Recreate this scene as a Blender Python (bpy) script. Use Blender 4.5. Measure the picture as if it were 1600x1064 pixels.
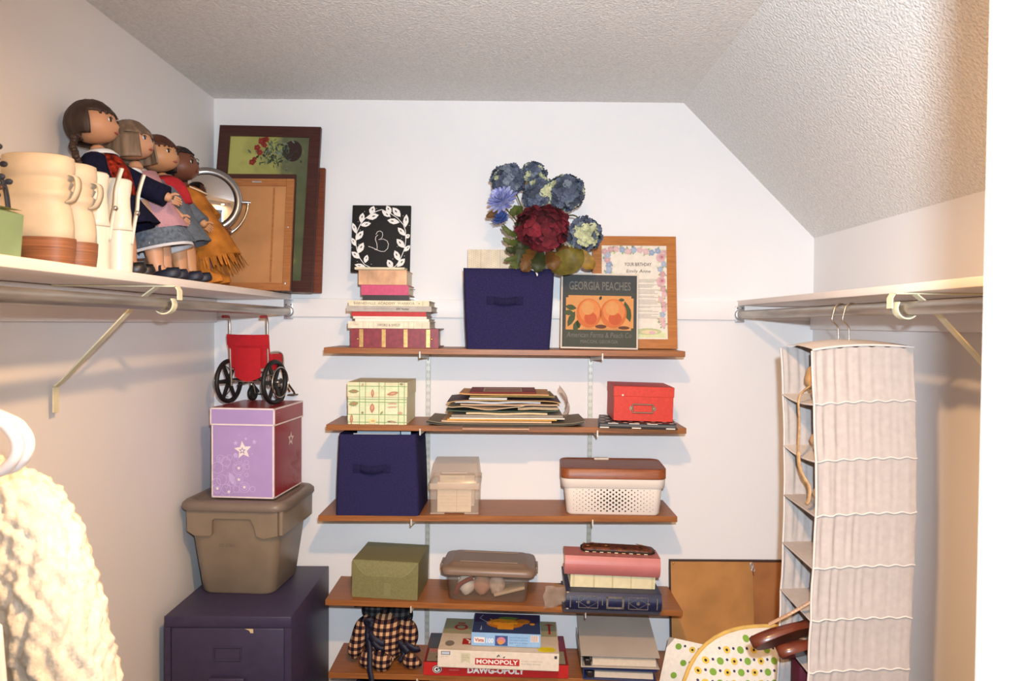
import bpy, bmesh, math, random
from mathutils import Vector, Matrix, Euler, noise as mnoise
random.seed(7)
PI = math.pi
for o in list(bpy.data.objects): bpy.data.objects.remove(o)
SC = bpy.context.scene
COL = SC.collection

# ------------------------------------------------------------------ camera
# metres; camera lens at (0, 0, 1.60), closet back wall at Y = 2.725, floor at Z = 0
cam_data = bpy.data.cameras.new('camera'); cam = bpy.data.objects.new('camera', cam_data); COL.objects.link(cam)
cam_data.sensor_width = 36.0; cam_data.lens = 25.875; cam_data.clip_start = 0.02
cam.matrix_world = Matrix(((0.99995827, -0.00738009, -0.00538536, 0.0),
                           (-0.00521732, 0.0226023, -0.99973092, 0.0),
                           (0.00749983, 0.9997173, 0.02256286, 1.60),
                           (0, 0, 0, 1)))
SC.camera = cam
cam_data.dof.use_dof = True; cam_data.dof.focus_distance = 2.45; cam_data.dof.aperture_fstop = 8.0

# ------------------------------------------------------------------ light
world = bpy.data.worlds.new('world'); SC.world = world; world.use_nodes = True
world.node_tree.nodes['Background'].inputs[0].default_value = (0.75, 0.86, 1.0, 1)
world.node_tree.nodes['Background'].inputs[1].default_value = 0.35
def lamp(name, kind, loc, energy, color, **kw):
    d = bpy.data.lights.new(name, kind); d.energy = energy; d.color = color
    for k, v in kw.items(): setattr(d, k, v)
    o = bpy.data.objects.new(name, d); COL.objects.link(o); o.location = loc; return o
# warm flush ceiling lamp of the closet (above the frame) and the camera's own flash
lamp('ceiling_lamp', 'AREA', (0.05, 0.76, 2.25), 37.5, (1.0, 0.58, 0.26), shape='DISK', size=0.10)
fl = lamp('camera_flash', 'SPOT', (0.045, 0.0, 1.70), 208, (0.74, 0.88, 1.0), shadow_soft_size=0.018, spot_size=math.radians(104), spot_blend=0.85)
fl.rotation_euler = Vector((0.17, 1.0, -0.05)).to_track_quat('-Z', 'Y').to_euler()
SC.view_settings.view_transform = 'Standard'; SC.view_settings.look = 'None'
SC.view_settings.gamma = 1.0; SC.view_settings.use_curve_mapping = False
SC.view_settings.exposure = 0.09

# ------------------------------------------------------------------ materials
MATS = {}
def lin(h):
    h = h.lstrip('#'); c = [int(h[i:i+2], 16) / 255 for i in (0, 2, 4)]
    return tuple((v / 12.92 if v <= 0.04045 else ((v + 0.055) / 1.055) ** 2.4) for v in c) + (1.0,)
def M(key, hexc='#cccccc', rough=0.6, metal=0.0, noise=(30, 0.06), bump=None, stretch=(1, 1, 1), spec=0.4, clear=0.0, coat=0.0, sss=0.0):
    """cached procedural material: base colour with noise variation, optional noise bump, optional see-through share"""
    if key in MATS: return MATS[key]
    m = bpy.data.materials.new(key); m.use_nodes = True; nt = m.node_tree; N = nt.nodes; L = nt.links
    b = N['Principled BSDF']; b.inputs['Roughness'].default_value = rough; b.inputs['Metallic'].default_value = metal
    b.inputs['Specular IOR Level'].default_value = spec
    if coat: b.inputs['Coat Weight'].default_value = coat; b.inputs['Coat Roughness'].default_value = 0.15
    c = lin(hexc)
    tc = N.new('ShaderNodeTexCoord'); mp = N.new('ShaderNodeMapping'); mp.inputs['Scale'].default_value = stretch
    L.new(tc.outputs['Object'], mp.inputs['Vector'])
    if noise:
        n = N.new('ShaderNodeTexNoise'); n.inputs['Scale'].default_value = noise[0]; n.inputs['Detail'].default_value = 5
        L.new(mp.outputs[0], n.inputs['Vector'])
        r = N.new('ShaderNodeValToRGB'); a = noise[1]
        r.color_ramp.elements[0].position = 0.3; r.color_ramp.elements[1].position = 0.7
        r.color_ramp.elements[0].color = tuple(max(0, v * (1 - 2 * a)) for v in c[:3]) + (1,)
        r.color_ramp.elements[1].color = tuple(min(1, v * (1 + 2 * a)) for v in c[:3]) + (1,)
        L.new(n.outputs['Fac'], r.inputs['Fac']); L.new(r.outputs['Color'], b.inputs['Base Color'])
    else: b.inputs['Base Color'].default_value = c
    if bump:
        n2 = N.new('ShaderNodeTexNoise'); n2.inputs['Scale'].default_value = bump[0]; n2.inputs['Detail'].default_value = bump[3] if len(bump) > 3 else 3
        L.new(mp.outputs[0], n2.inputs['Vector'])
        bp = N.new('ShaderNodeBump'); bp.inputs['Strength'].default_value = bump[1]; bp.inputs['Distance'].default_value = bump[2] if len(bump) > 2 else 0.002
        L.new(n2.outputs['Fac'], bp.inputs['Height']); L.new(bp.outputs['Normal'], b.inputs['Normal'])
    if clear:
        t = N.new('ShaderNodeBsdfTransparent'); t.inputs[0].default_value = (0.97, 0.95, 0.93, 1)
        mx = N.new('ShaderNodeMixShader'); mx.inputs[0].default_value = clear
        L.new(b.outputs[0], mx.inputs[1]); L.new(t.outputs[0], mx.inputs[2]); L.new(mx.outputs[0], N['Material Output'].inputs[0])
    MATS[key] = m; return m
def P(hexc, rough=0.6): return M('print_' + hexc.lstrip('#'), hexc, rough, noise=(60, 0.03))

def gingham(key, k, light, mid, dark, axes=('X', 'Z')):
    m = bpy.data.materials.new(key); m.use_nodes = True; N = m.node_tree.nodes; L = m.node_tree.links
    b = N['Principled BSDF']; b.inputs['Roughness'].default_value = 0.9; b.inputs['Specular IOR Level'].default_value = 0.1
    tc = N.new('ShaderNodeTexCoord'); sx = N.new('ShaderNodeSeparateXYZ'); L.new(tc.outputs['Object'], sx.inputs[0])
    outs = []
    for ax in axes:
        a = N.new('ShaderNodeMath'); a.operation = 'MULTIPLY'; a.inputs[1].default_value = k; L.new(sx.outputs[ax], a.inputs[0])
        f = N.new('ShaderNodeMath'); f.operation = 'FRACT'; L.new(a.outputs[0], f.inputs[0])
        g = N.new('ShaderNodeMath'); g.operation = 'GREATER_THAN'; g.inputs[1].default_value = 0.5; L.new(f.outputs[0], g.inputs[0]); outs.append(g)
    s = N.new('ShaderNodeMath'); s.operation = 'ADD'; L.new(outs[0].outputs[0], s.inputs[0]); L.new(outs[1].outputs[0], s.inputs[1])
    h = N.new('ShaderNodeMath'); h.operation = 'MULTIPLY'; h.inputs[1].default_value = 0.5; L.new(s.outputs[0], h.inputs[0])
    r = N.new('ShaderNodeValToRGB'); r.color_ramp.interpolation = 'CONSTANT'
    r.color_ramp.elements[0].color = lin(light); r.color_ramp.elements[1].position = 0.75; r.color_ramp.elements[1].color = lin(dark)
    e = r.color_ramp.elements.new(0.25); e.color = lin(mid)
    L.new(h.outputs[0], r.inputs[0]); L.new(r.outputs[0], b.inputs['Base Color'])
    n2 = N.new('ShaderNodeTexNoise'); n2.inputs['Scale'].default_value = 500; bp = N.new('ShaderNodeBump'); bp.inputs['Strength'].default_value = 0.3; bp.inputs['Distance'].default_value = 0.001
    L.new(n2.outputs[0], bp.inputs['Height']); L.new(bp.outputs[0], b.inputs['Normal'])
    MATS[key] = m; return m

# ------------------------------------------------------------------ mesh builder
class Fr:                                      # a flat frame: origin, right, up, normal
    def __init__(s, o, u=(1, 0, 0), v=(0, 0, 1), n=(0, -1, 0)): s.o, s.u, s.v, s.n = Vector(o), Vector(u), Vector(v), Vector(n)
    def at(s, x, y, off=0.0): return s.o + s.u * x + s.v * y + s.n * off
TEXTS = {}
def text_geo(t, bold=0.0, shear=0.0):
    k = (t, bold, shear)
    if k not in TEXTS:
        c = bpy.data.curves.new('type', 'FONT'); c.body = t; c.size = 1.0; c.resolution_u = 2; c.offset = bold; c.shear = shear
        o = bpy.data.objects.new('type', c); me = bpy.data.meshes.new_from_object(o)
        vs = [(v.co.x, v.co.y) for v in me.vertices]; fs = [tuple(p.vertices) for p in me.polygons]
        bpy.data.objects.remove(o); bpy.data.curves.remove(c); bpy.data.meshes.remove(me)
        x0 = min(v[0] for v in vs); x1 = max(v[0] for v in vs); y0 = min(v[1] for v in vs); y1 = max(v[1] for v in vs)
        TEXTS[k] = ([((x - x0) / (x1 - x0), (y - y0) / (y1 - y0)) for x, y in vs], fs)
    return TEXTS[k]
class MB:
    def __init__(s): s.v = []; s.f = []; s.m = []; s.s = []; s.T = None
    def add(s, vs, fs, m=0, smooth=False):
        b = len(s.v)
        for p in vs: s.v.append(tuple(s.T @ Vector(p)) if s.T else tuple(p))
        for f in fs: s.f.append(tuple(i + b for i in f)); s.m.append(m); s.s.append(smooth)
        return s
    def box(s, x0, x1, y0, y1, z0, z1, m=0, bev=0.0, seg=2):
        if bev <= 0:
            vs = [(x, y, z) for z in (z0, z1) for y in (y0, y1) for x in (x0, x1)]
            return s.add(vs, [(0, 2, 3, 1), (4, 5, 7, 6), (0, 1, 5, 4), (2, 6, 7, 3), (0, 4, 6, 2), (1, 3, 7, 5)], m)
        bm = bmesh.new(); bmesh.ops.create_cube(bm, size=1)
        for v in bm.verts: v.co = Vector(((x0 + x1) / 2 + v.co.x * (x1 - x0), (y0 + y1) / 2 + v.co.y * (y1 - y0), (z0 + z1) / 2 + v.co.z * (z1 - z0)))
        bmesh.ops.bevel(bm, geom=bm.edges[:], offset=bev, segments=seg, profile=0.5, affect='EDGES')
        bm.verts.index_update(); vs = [tuple(v.co) for v in bm.verts]; fs = [tuple(v.index for v in f.verts) for f in bm.faces]; bm.free()
        return s.add(vs, fs, m, seg > 1)
    def loft(s, rings, m=0, smooth=True, closed=True, caps=(True, True), wrap=False):
        n = len(rings[0]); vs = [p for r in rings for p in r]; fs = []
        K = len(rings)
        for i in range(K if wrap else K - 1):
            a = i * n; b = ((i + 1) % K) * n
            for j in range(n if closed else n - 1):
                k = (j + 1) % n; fs.append((a + j, a + k, b + k, b + j))
        s.add(vs, fs, m, smooth)
        if closed and not wrap:
            if caps[0]: s.add(rings[0], [tuple(range(n))[::-1]], m)
            if caps[1]: s.add(rings[-1], [tuple(range(n))], m)
        return s
    def tube(s, pts, r, n=8, m=0, closed=False, caps=True, flat=1.0):
        pts = [Vector(p) for p in pts]; K = len(pts); rs = r if isinstance(r, (list, tuple)) else [r] * K
        rings = []; prev = None
        for i, p in enumerate(pts):
            if closed: t = (pts[(i + 1) % K] - pts[i - 1])
            else: t = (pts[min(i + 1, K - 1)] - pts[max(i - 1, 0)])
            t.normalize()
            if prev is None:
                a = Vector((0, 0, 1)) if abs(t.z) < 0.9 else Vector((1, 0, 0)); u = t.cross(a).normalized()
            else: u = (prev - t * prev.dot(t)).normalized()
            prev = u; w = t.cross(u)
            rings.append([p + u * (rs[i] * math.cos(2 * PI * j / n)) + w * (rs[i] * flat * math.sin(2 * PI * j / n)) for j in range(n)])
        return s.loft(rings, m, True, True, (caps, caps), closed)
    def lathe(s, prof, n=24, m=0, c=(0, 0, 0), caps=(True, True)):
        c = Vector(c)
        return s.loft([[c + Vector((r * math.cos(2 * PI * j / n), r * math.sin(2 * PI * j / n), z)) for j in range(n)] for r, z in prof], m, True, True, caps)
    def ell(s, c, r, nu=16, nv=10, m=0, fn=None):
        rings = []
        for i in range(nv + 1):
            th = PI * min(max(i / nv, 0.002), 0.998); ring = []
            for j in range(nu):
                ph = 2 * PI * j / nu; d = Vector((math.sin(th) * math.cos(ph), math.sin(th) * math.sin(ph), -math.cos(th)))
                k = fn(d) if fn else 1.0
                p = Vector((d.x * r[0], d.y * r[1], d.z * r[2]))
                p = p * k if not isinstance(k, Vector) else Vector((p.x * k.x, p.y * k.y, p.z * k.z))
                ring.append(Vector(c) + p)
            rings.append(ring)
        return s.loft(rings, m)
    def grid(s, fn, nu, nv, m=0, smooth=True):
        vs = [fn(i / nu, j / nv) for j in range(nv + 1) for i in range(nu + 1)]
        return s.add(vs, [(j * (nu + 1) + i, j * (nu + 1) + i + 1, (j + 1) * (nu + 1) + i + 1, (j + 1) * (nu + 1) + i) for j in range(nv) for i in range(nu)], m, smooth)
    def prism(s, pts, fr, d, m=0):             # polygon in a frame pushed back by d
        n = len(pts); a = [fr.at(x, y) for x, y in pts]; b = [fr.at(x, y, -d) for x, y in pts]
        return s.add(a + b, [tuple(range(n)), tuple(range(2 * n - 1, n - 1, -1))] + [(i, (i + 1) % n, n + (i + 1) % n, n + i) for i in range(n)], m)
    def poly(s, fr, pts, m=0, off=0.0004): return s.add([fr.at(x, y, off) for x, y in pts], [tuple(range(len(pts)))], m)
    def rect(s, fr, x0, y0, x1, y1, m=0, off=0.0004): return s.poly(fr, [(x0, y0), (x1, y0), (x1, y1), (x0, y1)], m, off)
    def disc(s, fr, x, y, rx, ry=None, m=0, off=0.0004, n=14, rot=0):
        ry = ry or rx; c, t = math.cos(rot), math.sin(rot)
        return s.poly(fr, [(x + c * rx * math.cos(a) - t * ry * math.sin(a), y + t * rx * math.cos(a) + c * ry * math.sin(a)) for a in (2 * PI * i / n for i in range(n))], m, off)
    def ring(s, fr, x, y, r, w, m=0, off=0.0004, n=18):
        vs = [fr.at(x + q * math.cos(2 * PI * i / n), y + q * math.sin(2 * PI * i / n), off) for q in (r, r - w) for i in range(n)]
        return s.add(vs, [(i, (i + 1) % n, n + (i + 1) % n, n + i) for i in range(n)], m)
    def leaf(s, fr, x, y, L, w, ang, m=0, off=0.0004):
        P_ = [(0, 0), (.2, .6), (.45, 1), (.75, .75), (1, 0), (.75, -.75), (.45, -1), (.2, -.6)]
        c, t = math.cos(ang), math.sin(ang)
        return s.poly(fr, [(x + c * a * L - t * b * w / 2, y + t * a * L + c * b * w / 2) for a, b in P_], m, off)
    def star(s, fr, x, y, r, m=0, off=0.0005, rot=PI / 2, k=0.45):
        return s.poly(fr, [(x + (r if i % 2 == 0 else r * k) * math.cos(rot + PI * i / 5), y + (r if i % 2 == 0 else r * k) * math.sin(rot + PI * i / 5)) for i in range(10)], m, off)
    def stroke(s, fr, pts, w, m=0, off=0.0005):
        n = len(pts); vs = []
        for i, (x, y) in enumerate(pts):
            x0, y0 = pts[max(i - 1, 0)]; x1, y1 = pts[min(i + 1, n - 1)]; dx, dy = x1 - x0, y1 - y0; l = math.hypot(dx, dy) or 1
            vs += [fr.at(x - dy / l * w / 2, y + dx / l * w / 2, off), fr.at(x + dy / l * w / 2, y - dx / l * w / 2, off)]
        return s.add(vs, [(2 * i, 2 * i + 1, 2 * i + 3, 2 * i + 2) for i in range(n - 1)], m)
    def text(s, t, fr, x, y, w, h, m=0, off=0.0007, bold=0.0, shear=0.0):
        vs, fs = text_geo(t, bold, shear)
        return s.add([fr.at(x + a * w, y + b * h, off) for a, b in vs], fs, m)
    def build(s, name, mats, parent=None):
        if not isinstance(mats, (list, tuple)): mats = [mats]
        me = bpy.data.meshes.new(name); me.from_pydata(s.v, [], s.f)
        for m in mats: me.materials.append(m)
        me.polygons.foreach_set('material_index', s.m); me.polygons.foreach_set('use_smooth', s.s); me.update()
        o = bpy.data.objects.new(name, me); COL.objects.link(o)
        if parent is not None: o.parent = parent
        return o
def tag(o, label=None, cat=None, group=None, kind=None):
    if label: o['label'] = label
    if cat: o['category'] = cat
    if group: o['group'] = group
    if kind: o['kind'] = kind
    return o
def thing(name, label, cat, loc=(0, 0, 0), rot=(0, 0, 0), group=None):
    o = bpy.data.objects.new(name, None); COL.objects.link(o); o.empty_display_size = 0.05
    o.location = loc; o.rotation_euler = rot; return tag(o, label, cat, group)
def struct(mb, name, mats): return tag(mb.build(name, mats), kind='structure')
def copy_tree(o, parent=None):
    c = o.copy(); COL.objects.link(c)
    if parent is not None: c.parent = parent
    for ch in list(o.children): copy_tree(ch, c)
    return c
def bend(pts, k=6):                            # smooth polyline through points (Catmull-Rom)
    P_ = [Vector(p) for p in pts]; out = []
    for i in range(len(P_) - 1):
        a = P_[max(i - 1, 0)]; b = P_[i]; c = P_[i + 1]; d = P_[min(i + 2, len(P_) - 1)]
        for j in range(k):
            t = j / k
            out.append(0.5 * ((2 * b) + (c - a) * t + (2 * a - 5 * b + 4 * c - d) * t * t + (3 * b - a - 3 * c + d) * t ** 3))
    out.append(P_[-1]); return out
def rrect(x0, x1, y0, y1, r, z, k=4):          # rounded rectangle ring at height z
    out = []
    for cx, cy, a0 in ((x1 - r, y1 - r, 0), (x0 + r, y1 - r, PI / 2), (x0 + r, y0 + r, PI), (x1 - r, y0 + r, 1.5 * PI)):
        for i in range(k + 1):
            a = a0 + PI / 2 * i / k; out.append(Vector((cx + r * math.cos(a), cy + r * math.sin(a), z)))
    return out
# ------------------------------------------------------------------ the room
XL, XR, YB, ZC = -1.085, 1.130, 2.725, 2.418
wall_paint = M('wall_paint', '#e6e3e2', 0.55, noise=(3, 0.008), bump=(260, 0.12, 0.002), spec=0.3)
trim_paint = M('trim_paint', '#eeeae8', 0.4, noise=(8, 0.01), bump=(60, 0.05, 0.001))
def popcorn():
    m = M('ceiling_texture', '#e2e0dd', 0.9, noise=(140, 0.05), bump=(150, 0.75, 0.008, 4), spec=0.1)
    return m
mb = MB(); mb.box(XL - .1, XR + .1, YB, YB + .1, 0, 2.6); struct(mb, 'wall_back', wall_paint)
mb = MB(); mb.box(XL - .1, XL, .33, YB, 0, 2.6); struct(mb, 'wall_left', wall_paint)
mb = MB(); mb.box(XR, XR + .1, .33, YB, 0, 1.925); struct(mb, 'wall_right', wall_paint)
mb = MB()
mb.box(XL, -.52, .33, .45, 0, ZC); mb.box(.315, XR, .33, .45, 0, ZC); mb.box(-.52, .315, .33, .45, 2.05, ZC)
struct(mb, 'wall_front', wall_paint)
mb = MB(); mb.add([(XL, .33, ZC), (.64, .33, ZC), (.64, YB, ZC), (XL, YB, ZC), (XL, .33, ZC + .1), (.68, .33, ZC + .1), (.68, YB, ZC + .1), (XL, YB, ZC + .1)],
    [(0, 1, 2, 3), (7, 6, 5, 4), (0, 4, 5, 1), (3, 2, 6, 7), (0, 3, 7, 4)])
mb.add([(.64, .33, ZC), (XR, .33, 1.925), (XR, YB, 1.925), (.64, YB, ZC), (.68, .33, ZC + .1), (XR + .1, .33, 1.965), (XR + .1, YB, 1.965), (.68, YB, ZC + .1)],
    [(0, 1, 2, 3), (7, 6, 5, 4), (0, 4, 5, 1), (3, 2, 6, 7), (1, 5, 6, 2)])
struct(mb, 'ceiling', popcorn())
mb = MB(); mb.box(XL - .1, XR + .1, -.6, YB + .1, -.06, 0)
struct(mb, 'floor', M('floor_wood', '#5a4632', 0.5, noise=(14, 0.12), stretch=(1, 9, 1)))
# painted ledger boards under the hanging shelves and across the back wall
mb = MB(); mb.box(XL, XR, YB - .018, YB, 1.620, 1.688, bev=.002); struct(mb, 'trim_1', trim_paint)
mb = MB(); mb.box(XL, XL + .018, .45, YB - .018, 1.597, 1.683, bev=.002); struct(mb, 'trim_2', trim_paint)
mb = MB(); mb.box(XR - .018, XR, .45, YB - .018, 1.588, 1.672, bev=.002); struct(mb, 'trim_3', trim_paint)
# door opening beside the camera: jamb with its stop
mb = MB(); mb.box(.294, .315, .325, .455, 0, 2.05, bev=.002); mb.box(.284, .294, .325, .375, 0, 2.03, bev=.001); mb.box(-.52, -.50, .325, .455, 0, 2.05, bev=.002); mb.box(-.50, .294, .325, .455, 2.03, 2.05)
struct(mb, 'door_1', M('door_paint', '#f4f5f6', 0.35, noise=(5, 0.01)))

# ------------------------------------------------------------------ side shelves with rods
shelf_paint = M('shelf_paint', '#e9dfd8', 0.38, noise=(5, 0.02))
galv = M('galvanised', '#a9a49d', 0.36, 0.85, noise=(45, 0.16), bump=(90, 0.08), stretch=(1, .12, 1))
zinc = M('zinc', '#c4c6c9', 0.35, 0.8, noise=(60, 0.1))
cream_metal = M('cream_enamel', '#dad4b4', 0.4, noise=(20, 0.04))
screw = M('screw', '#6d6a66', 0.4, 0.9)
def side(xa, xb, z0, z1, rx, rz, lab, sgn):
    t = tag(MB().box(min(xa, xb), max(xa, xb), .47, YB - .003, z0, z1, bev=.002).build('closet_shelf', shelf_paint),
            'white painted closet shelf running along the %s wall' % lab, 'shelf', 'closet shelves above the hanging rods')
    r = thing('closet_rod', 'worn galvanised hanging rod under the %s closet shelf' % lab, 'rod', (rx, YB, rz), group='hanging rods')
    MB().tube([(0, -2.26, 0), (0, -.022, 0)], .0145, 16).build('tube', galv, r)
    sk = MB(); sk.box(-.017, .017, -.0205, -.0183, -.034, .032, bev=.0015)
    sk.lathe([(.018, 0), (.021, .002), (.021, .012), (.0165, .014), (.0165, .003)], 18, 0)
    sk2 = MB(); sk2.T = Matrix.Translation((0, -.021, 0)) @ Matrix.Rotation(PI / 2, 4, 'X')
    sk2.lathe([(.0205, 0), (.0205, .012), (.016, .013)], 20)
    MB().box(-.017, .017, -.0212, -.0183, -.028, z0 - rz - .001, bev=.001).build('socket_plate', zinc, r)
    cup = sk2.build('socket_cup', zinc, r)
    for dx in (-.009, .009):
        q = MB(); q.T = Matrix.Translation((dx, -.0212, .024)) @ Matrix.Rotation(PI / 2, 4, 'X'); q.lathe([(.003, 0), (.002, .002)], 8); q.build('screw', screw, r)
    return t, r
side(XL + .001, -.800, 1.684, 1.704, -.806, 1.640, 'left', 1)
side(XR - .001, .845, 1.673, 1.692, .852, 1.640, 'right', -1)
def rod_bracket(y, wx, rx, rz, zs, s, label):   # s: direction from wall to room
    b = thing('rod_bracket', label, 'bracket', (wx, y, zs), group='shelf and rod brackets')
    w = abs(rx - wx) * s; d = rz - zs; h = .011
    MB().box(min(0, .018 * s), max(0, .018 * s) + 0, -h, h, -.0035, 0).build('end_tab', cream_metal, b)
    def strap(pts, name, th=.003, wd=h):
        n = len(pts); vs = []
        for i, (x, z) in enumerate(pts):
            a = pts[max(i - 1, 0)]; c = pts[min(i + 1, n - 1)]; dx, dz = c[0] - a[0], c[1] - a[1]; l = math.hypot(dx, dz) or 1
            nx, nz = -dz / l * th / 2, dx / l * th / 2
            vs.append([Vector((x + nx, -wd, z + nz)), Vector((x + nx, wd, z + nz)), Vector((x - nx, wd, z - nz)), Vector((x - nx, -wd, z - nz))])
        MB().loft(vs, smooth=False).build(name, cream_metal, b)
    strap([(.018 * s, -.002), (w + .030 * s, -.002)], 'top_arm')
    strap([(w + .028 * s, -.002), (w + .034 * s, -.012), (w + .034 * s, -.034)], 'front_drop')
    hook = [(w + .0225 * s * math.cos(a), d + .0225 * math.sin(a)) for a in [math.radians(q) for q in range(35, -200, -15)]]
    strap(hook, 'rod_hook')
    strap([(w - .02 * s, -.004), (w - .055 * s, -.03), (.020 * s, -.225), (.0022 * s, -.240)], 'brace')
    strap([(.0022 * s, -.238), (.0022 * s, -.30)], 'wall_foot')
rod_bracket(1.735, XL + .019, -.806, 1.640, 1.684, 1, 'cream metal shelf bracket with rod hook on the left wall')
rod_bracket(1.575, XR - .019, .852, 1.640, 1.673, -1, 'cream metal shelf bracket with rod hook on the right wall')

# ------------------------------------------------------------------ wall shelving on slotted tracks
def wood(key, a, b, c, scale=1.0):
    m = bpy.data.materials.new(key); m.use_nodes = True; N = m.node_tree.nodes; L = m.node_tree.links; bs = N['Principled BSDF']
    bs.inputs['Roughness'].default_value = 0.42; bs.inputs['Specular IOR Level'].default_value = 0.4
    tc = N.new('ShaderNodeTexCoord'); mp = N.new('ShaderNodeMapping'); mp.inputs['Scale'].default_value = (2.2 * scale, 34 * scale, 34 * scale); L.new(tc.outputs['Object'], mp.inputs[0])
    n = N.new('ShaderNodeTexNoise'); n.inputs['Scale'].default_value = 3; n.inputs['Detail'].default_value = 8; n.inputs['Roughness'].default_value = 0.65; L.new(mp.outputs[0], n.inputs['Vector'])
    r = N.new('ShaderNodeValToRGB'); e = r.color_ramp.elements; e[0].position = .32; e[0].color = lin(a); e[1].position = .7; e[1].color = lin(c); k = e.new(.5); k.color = lin(b)
    L.new(n.outputs['Fac'], r.inputs[0]); L.new(r.outputs[0], bs.inputs['Base Color']); MATS[key] = m; return m
shelf_wood = wood('shelf_wood', '#7a4722', '#8f572b', '#9c6433')
SH = {1: (-.620, .599, 1.516, 1.512), 2: (-.612, .606, 1.256, 1.252), 3: (-.638, .579, .947, .951), 4: (-.614, .602, .660, .628), 5: (-.603, .612, .410, .386)}
SF, SB = 2.480, 2.715                         # front and back of the boards
def zs(i, x): a, b, c, d = SH[i]; return c + (d - c) * (x - a) / (b - a)
def tl(i): a, b, c, d = SH[i]; return math.atan((c - d) / (b - a))
ords = {1: 'topmost', 2: 'second from the top', 3: 'middle', 4: 'fourth from the top', 5: 'lowest visible'}
notes = {1: 'topmost wood wall shelf, under the flower bin and the pictures', 2: 'second wood wall shelf, under the paper stack and the red box', 3: 'middle wood wall shelf, under the perforated basket',
         4: 'fourth wood wall shelf, under the olive box and photo albums', 5: 'lowest wood wall shelf, under the plaid plush and board games'}
for i in SH:
    a, b, c, d = SH[i]; h = .0195
    o = MB().box(-(b - a) / 2, (b - a) / 2, -(SB - SF) / 2, (SB - SF) / 2, -h, 0, bev=.0012, seg=1).build('wall_shelf', shelf_wood)
    o.location = ((a + b) / 2, (SB + SF) / 2, (c + d) / 2); o.rotation_euler = (0, tl(i), 0)
    tag(o, notes[i], 'shelf', 'wood boards on the back wall')
track_m = M('track_metal', '#c2bfb4', 0.4, 0.3, noise=(10, 0.04)); slot_m = M('slot_dark', '#8b887d', 0.7)
for tx, side_ in ((-.294, 'left'), (.306, 'right')):
    t = thing('shelf_track', 'pale slotted metal track holding the %s ends of the wall shelves' % side_, 'shelf track', (tx, YB, .12), group='slotted wall tracks')
    MB().box(-.0085, .0085, -.0085, -.0002, 0, 1.37, bev=.001, seg=1).build('rail', track_m, t)
    q = MB(); f = Fr((0, -.0085, 0))
    for k in range(52):
        for dx in (-.0035, .0035): q.rect(f, dx - .001, .02 + k * .026, dx + .001, .032 + k * .026)
    tag(q.build('slots', slot_m, t), kind='stuff')
tips = {1: (-.296, .318), 2: (-.294, .304), 3: (-.322, .291), 4: (-.322, .27), 5: (-.30, .29)}
brk = M('bracket_metal', '#d8d2c6', 0.4, 0.2, noise=(15, 0.04))
for i in SH:
    for k, (tx, nm) in enumerate(((-.294, 'left'), (.306, 'right'))):
        x1 = tips[i][k]; z = zs(i, tx) - .0202
        b = thing('shelf_bracket', 'pale metal bracket under the %s wall shelf, on the %s track' % (ords[i], nm), 'bracket', (tx, YB - .0088, z), (0, 0, math.atan2(x1 - tx, .24)), 'shelf brackets on the tracks')
        f = Fr((.002, 0, 0), (0, -1, 0), (0, 0, 1), (1, 0, 0))
        MB().prism([(0, 0), (.243, 0), (.243, -.010), (.2, -.013), (.03, -.024), (0, -.032)], f, .004).build('arm', brk, b)
        MB().box(-.002, .002, -.2455, -.242, -.012, .010).build('lip', brk, b)
# ------------------------------------------------------------------ things on the wall shelves
pages = M('book_pages', '#e3d8c4', 0.8, noise=(400, 0.08), stretch=(1, 1, 30))
def book(name, label, cat, w, d, h, cover, loc, rz=0, ry=0, group=None, th=.0022, over=.003, round_=0.0, pg=None):
    """lying book with its spine towards the room: local x across, y from the spine (0) to the wall"""
    t = thing(name, label, cat, loc, (0, ry, rz), group)
    q = MB(); q.box(-w / 2, w / 2, 0, d, 0, th); q.box(-w / 2, w / 2, 0, d, h - th, h)
    if round_:
        n = 10; pr = [(0, 0)] + [(-round_ * math.sin(PI * i / n), h * i / n) for i in range(1, n)] + [(0, h), (th, h), (th, 0)]
        q.loft([[Vector((x, y, z)) for y, z in pr] for x in (-w / 2, w / 2)], 0, False)
    else: q.box(-w / 2, w / 2, -.0004, th, 0, h)
    q.build('cover', cover, t)
    MB().box(-w / 2 + over, w / 2 - over, th, d - over, th, h - th).build('pages', pg or pages, t)
    return t
G1 = 'books stacked on the topmost wall shelf'
gold = M('gilt', '#bb9a62', 0.35, 0.7, noise=(80, 0.12)); brass = M('brass', '#d9b37a', 0.25, 0.9)
# photo album with press studs and four gilt bands
y0 = 2.492
t = book('photo_album', 'maroon photo album with gold bands and brass studs, lowest of the book stack', 'album', .297, .215, .066, M('maroon_leather', '#7d2630', 0.42, noise=(60, 0.12), bump=(300, 0.15)), (-.384, y0, zs(1, -.384)), 0, 0, G1, .004, .012)
f = Fr((-.1485, -.0004, 0))
for x in (.036, .112, .186, .262):
    q = MB(); q.rect(f, x - .0065, .003, x + .0065, .063, 0, .0006)
    for k in (-.0065, -.002, .0025): q.rect(f, x + k, .003, x + k + .004, .063, 1, .0009)
    q.build('gilt_band', [M('gilt_dark', '#9c6c3a', 0.4, 0.5), gold], t)
for x in (.024, .274):
    q = MB(); q.ell((x - .1485, -.001, .030), (.0045, .004, .0045), 12, 8); q.build('stud', brass, t)
z = zs(1, -.39) + .066
def lay(label, w, h, cover, x, dy=0.0, d=.21, rz=0, **kw):
    global z
    t = book('book', label, 'book', w, d, h, cover, (x, y0 + dy, z + .0003), rz, 0, G1, **kw); z += h + .0003; return t
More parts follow.
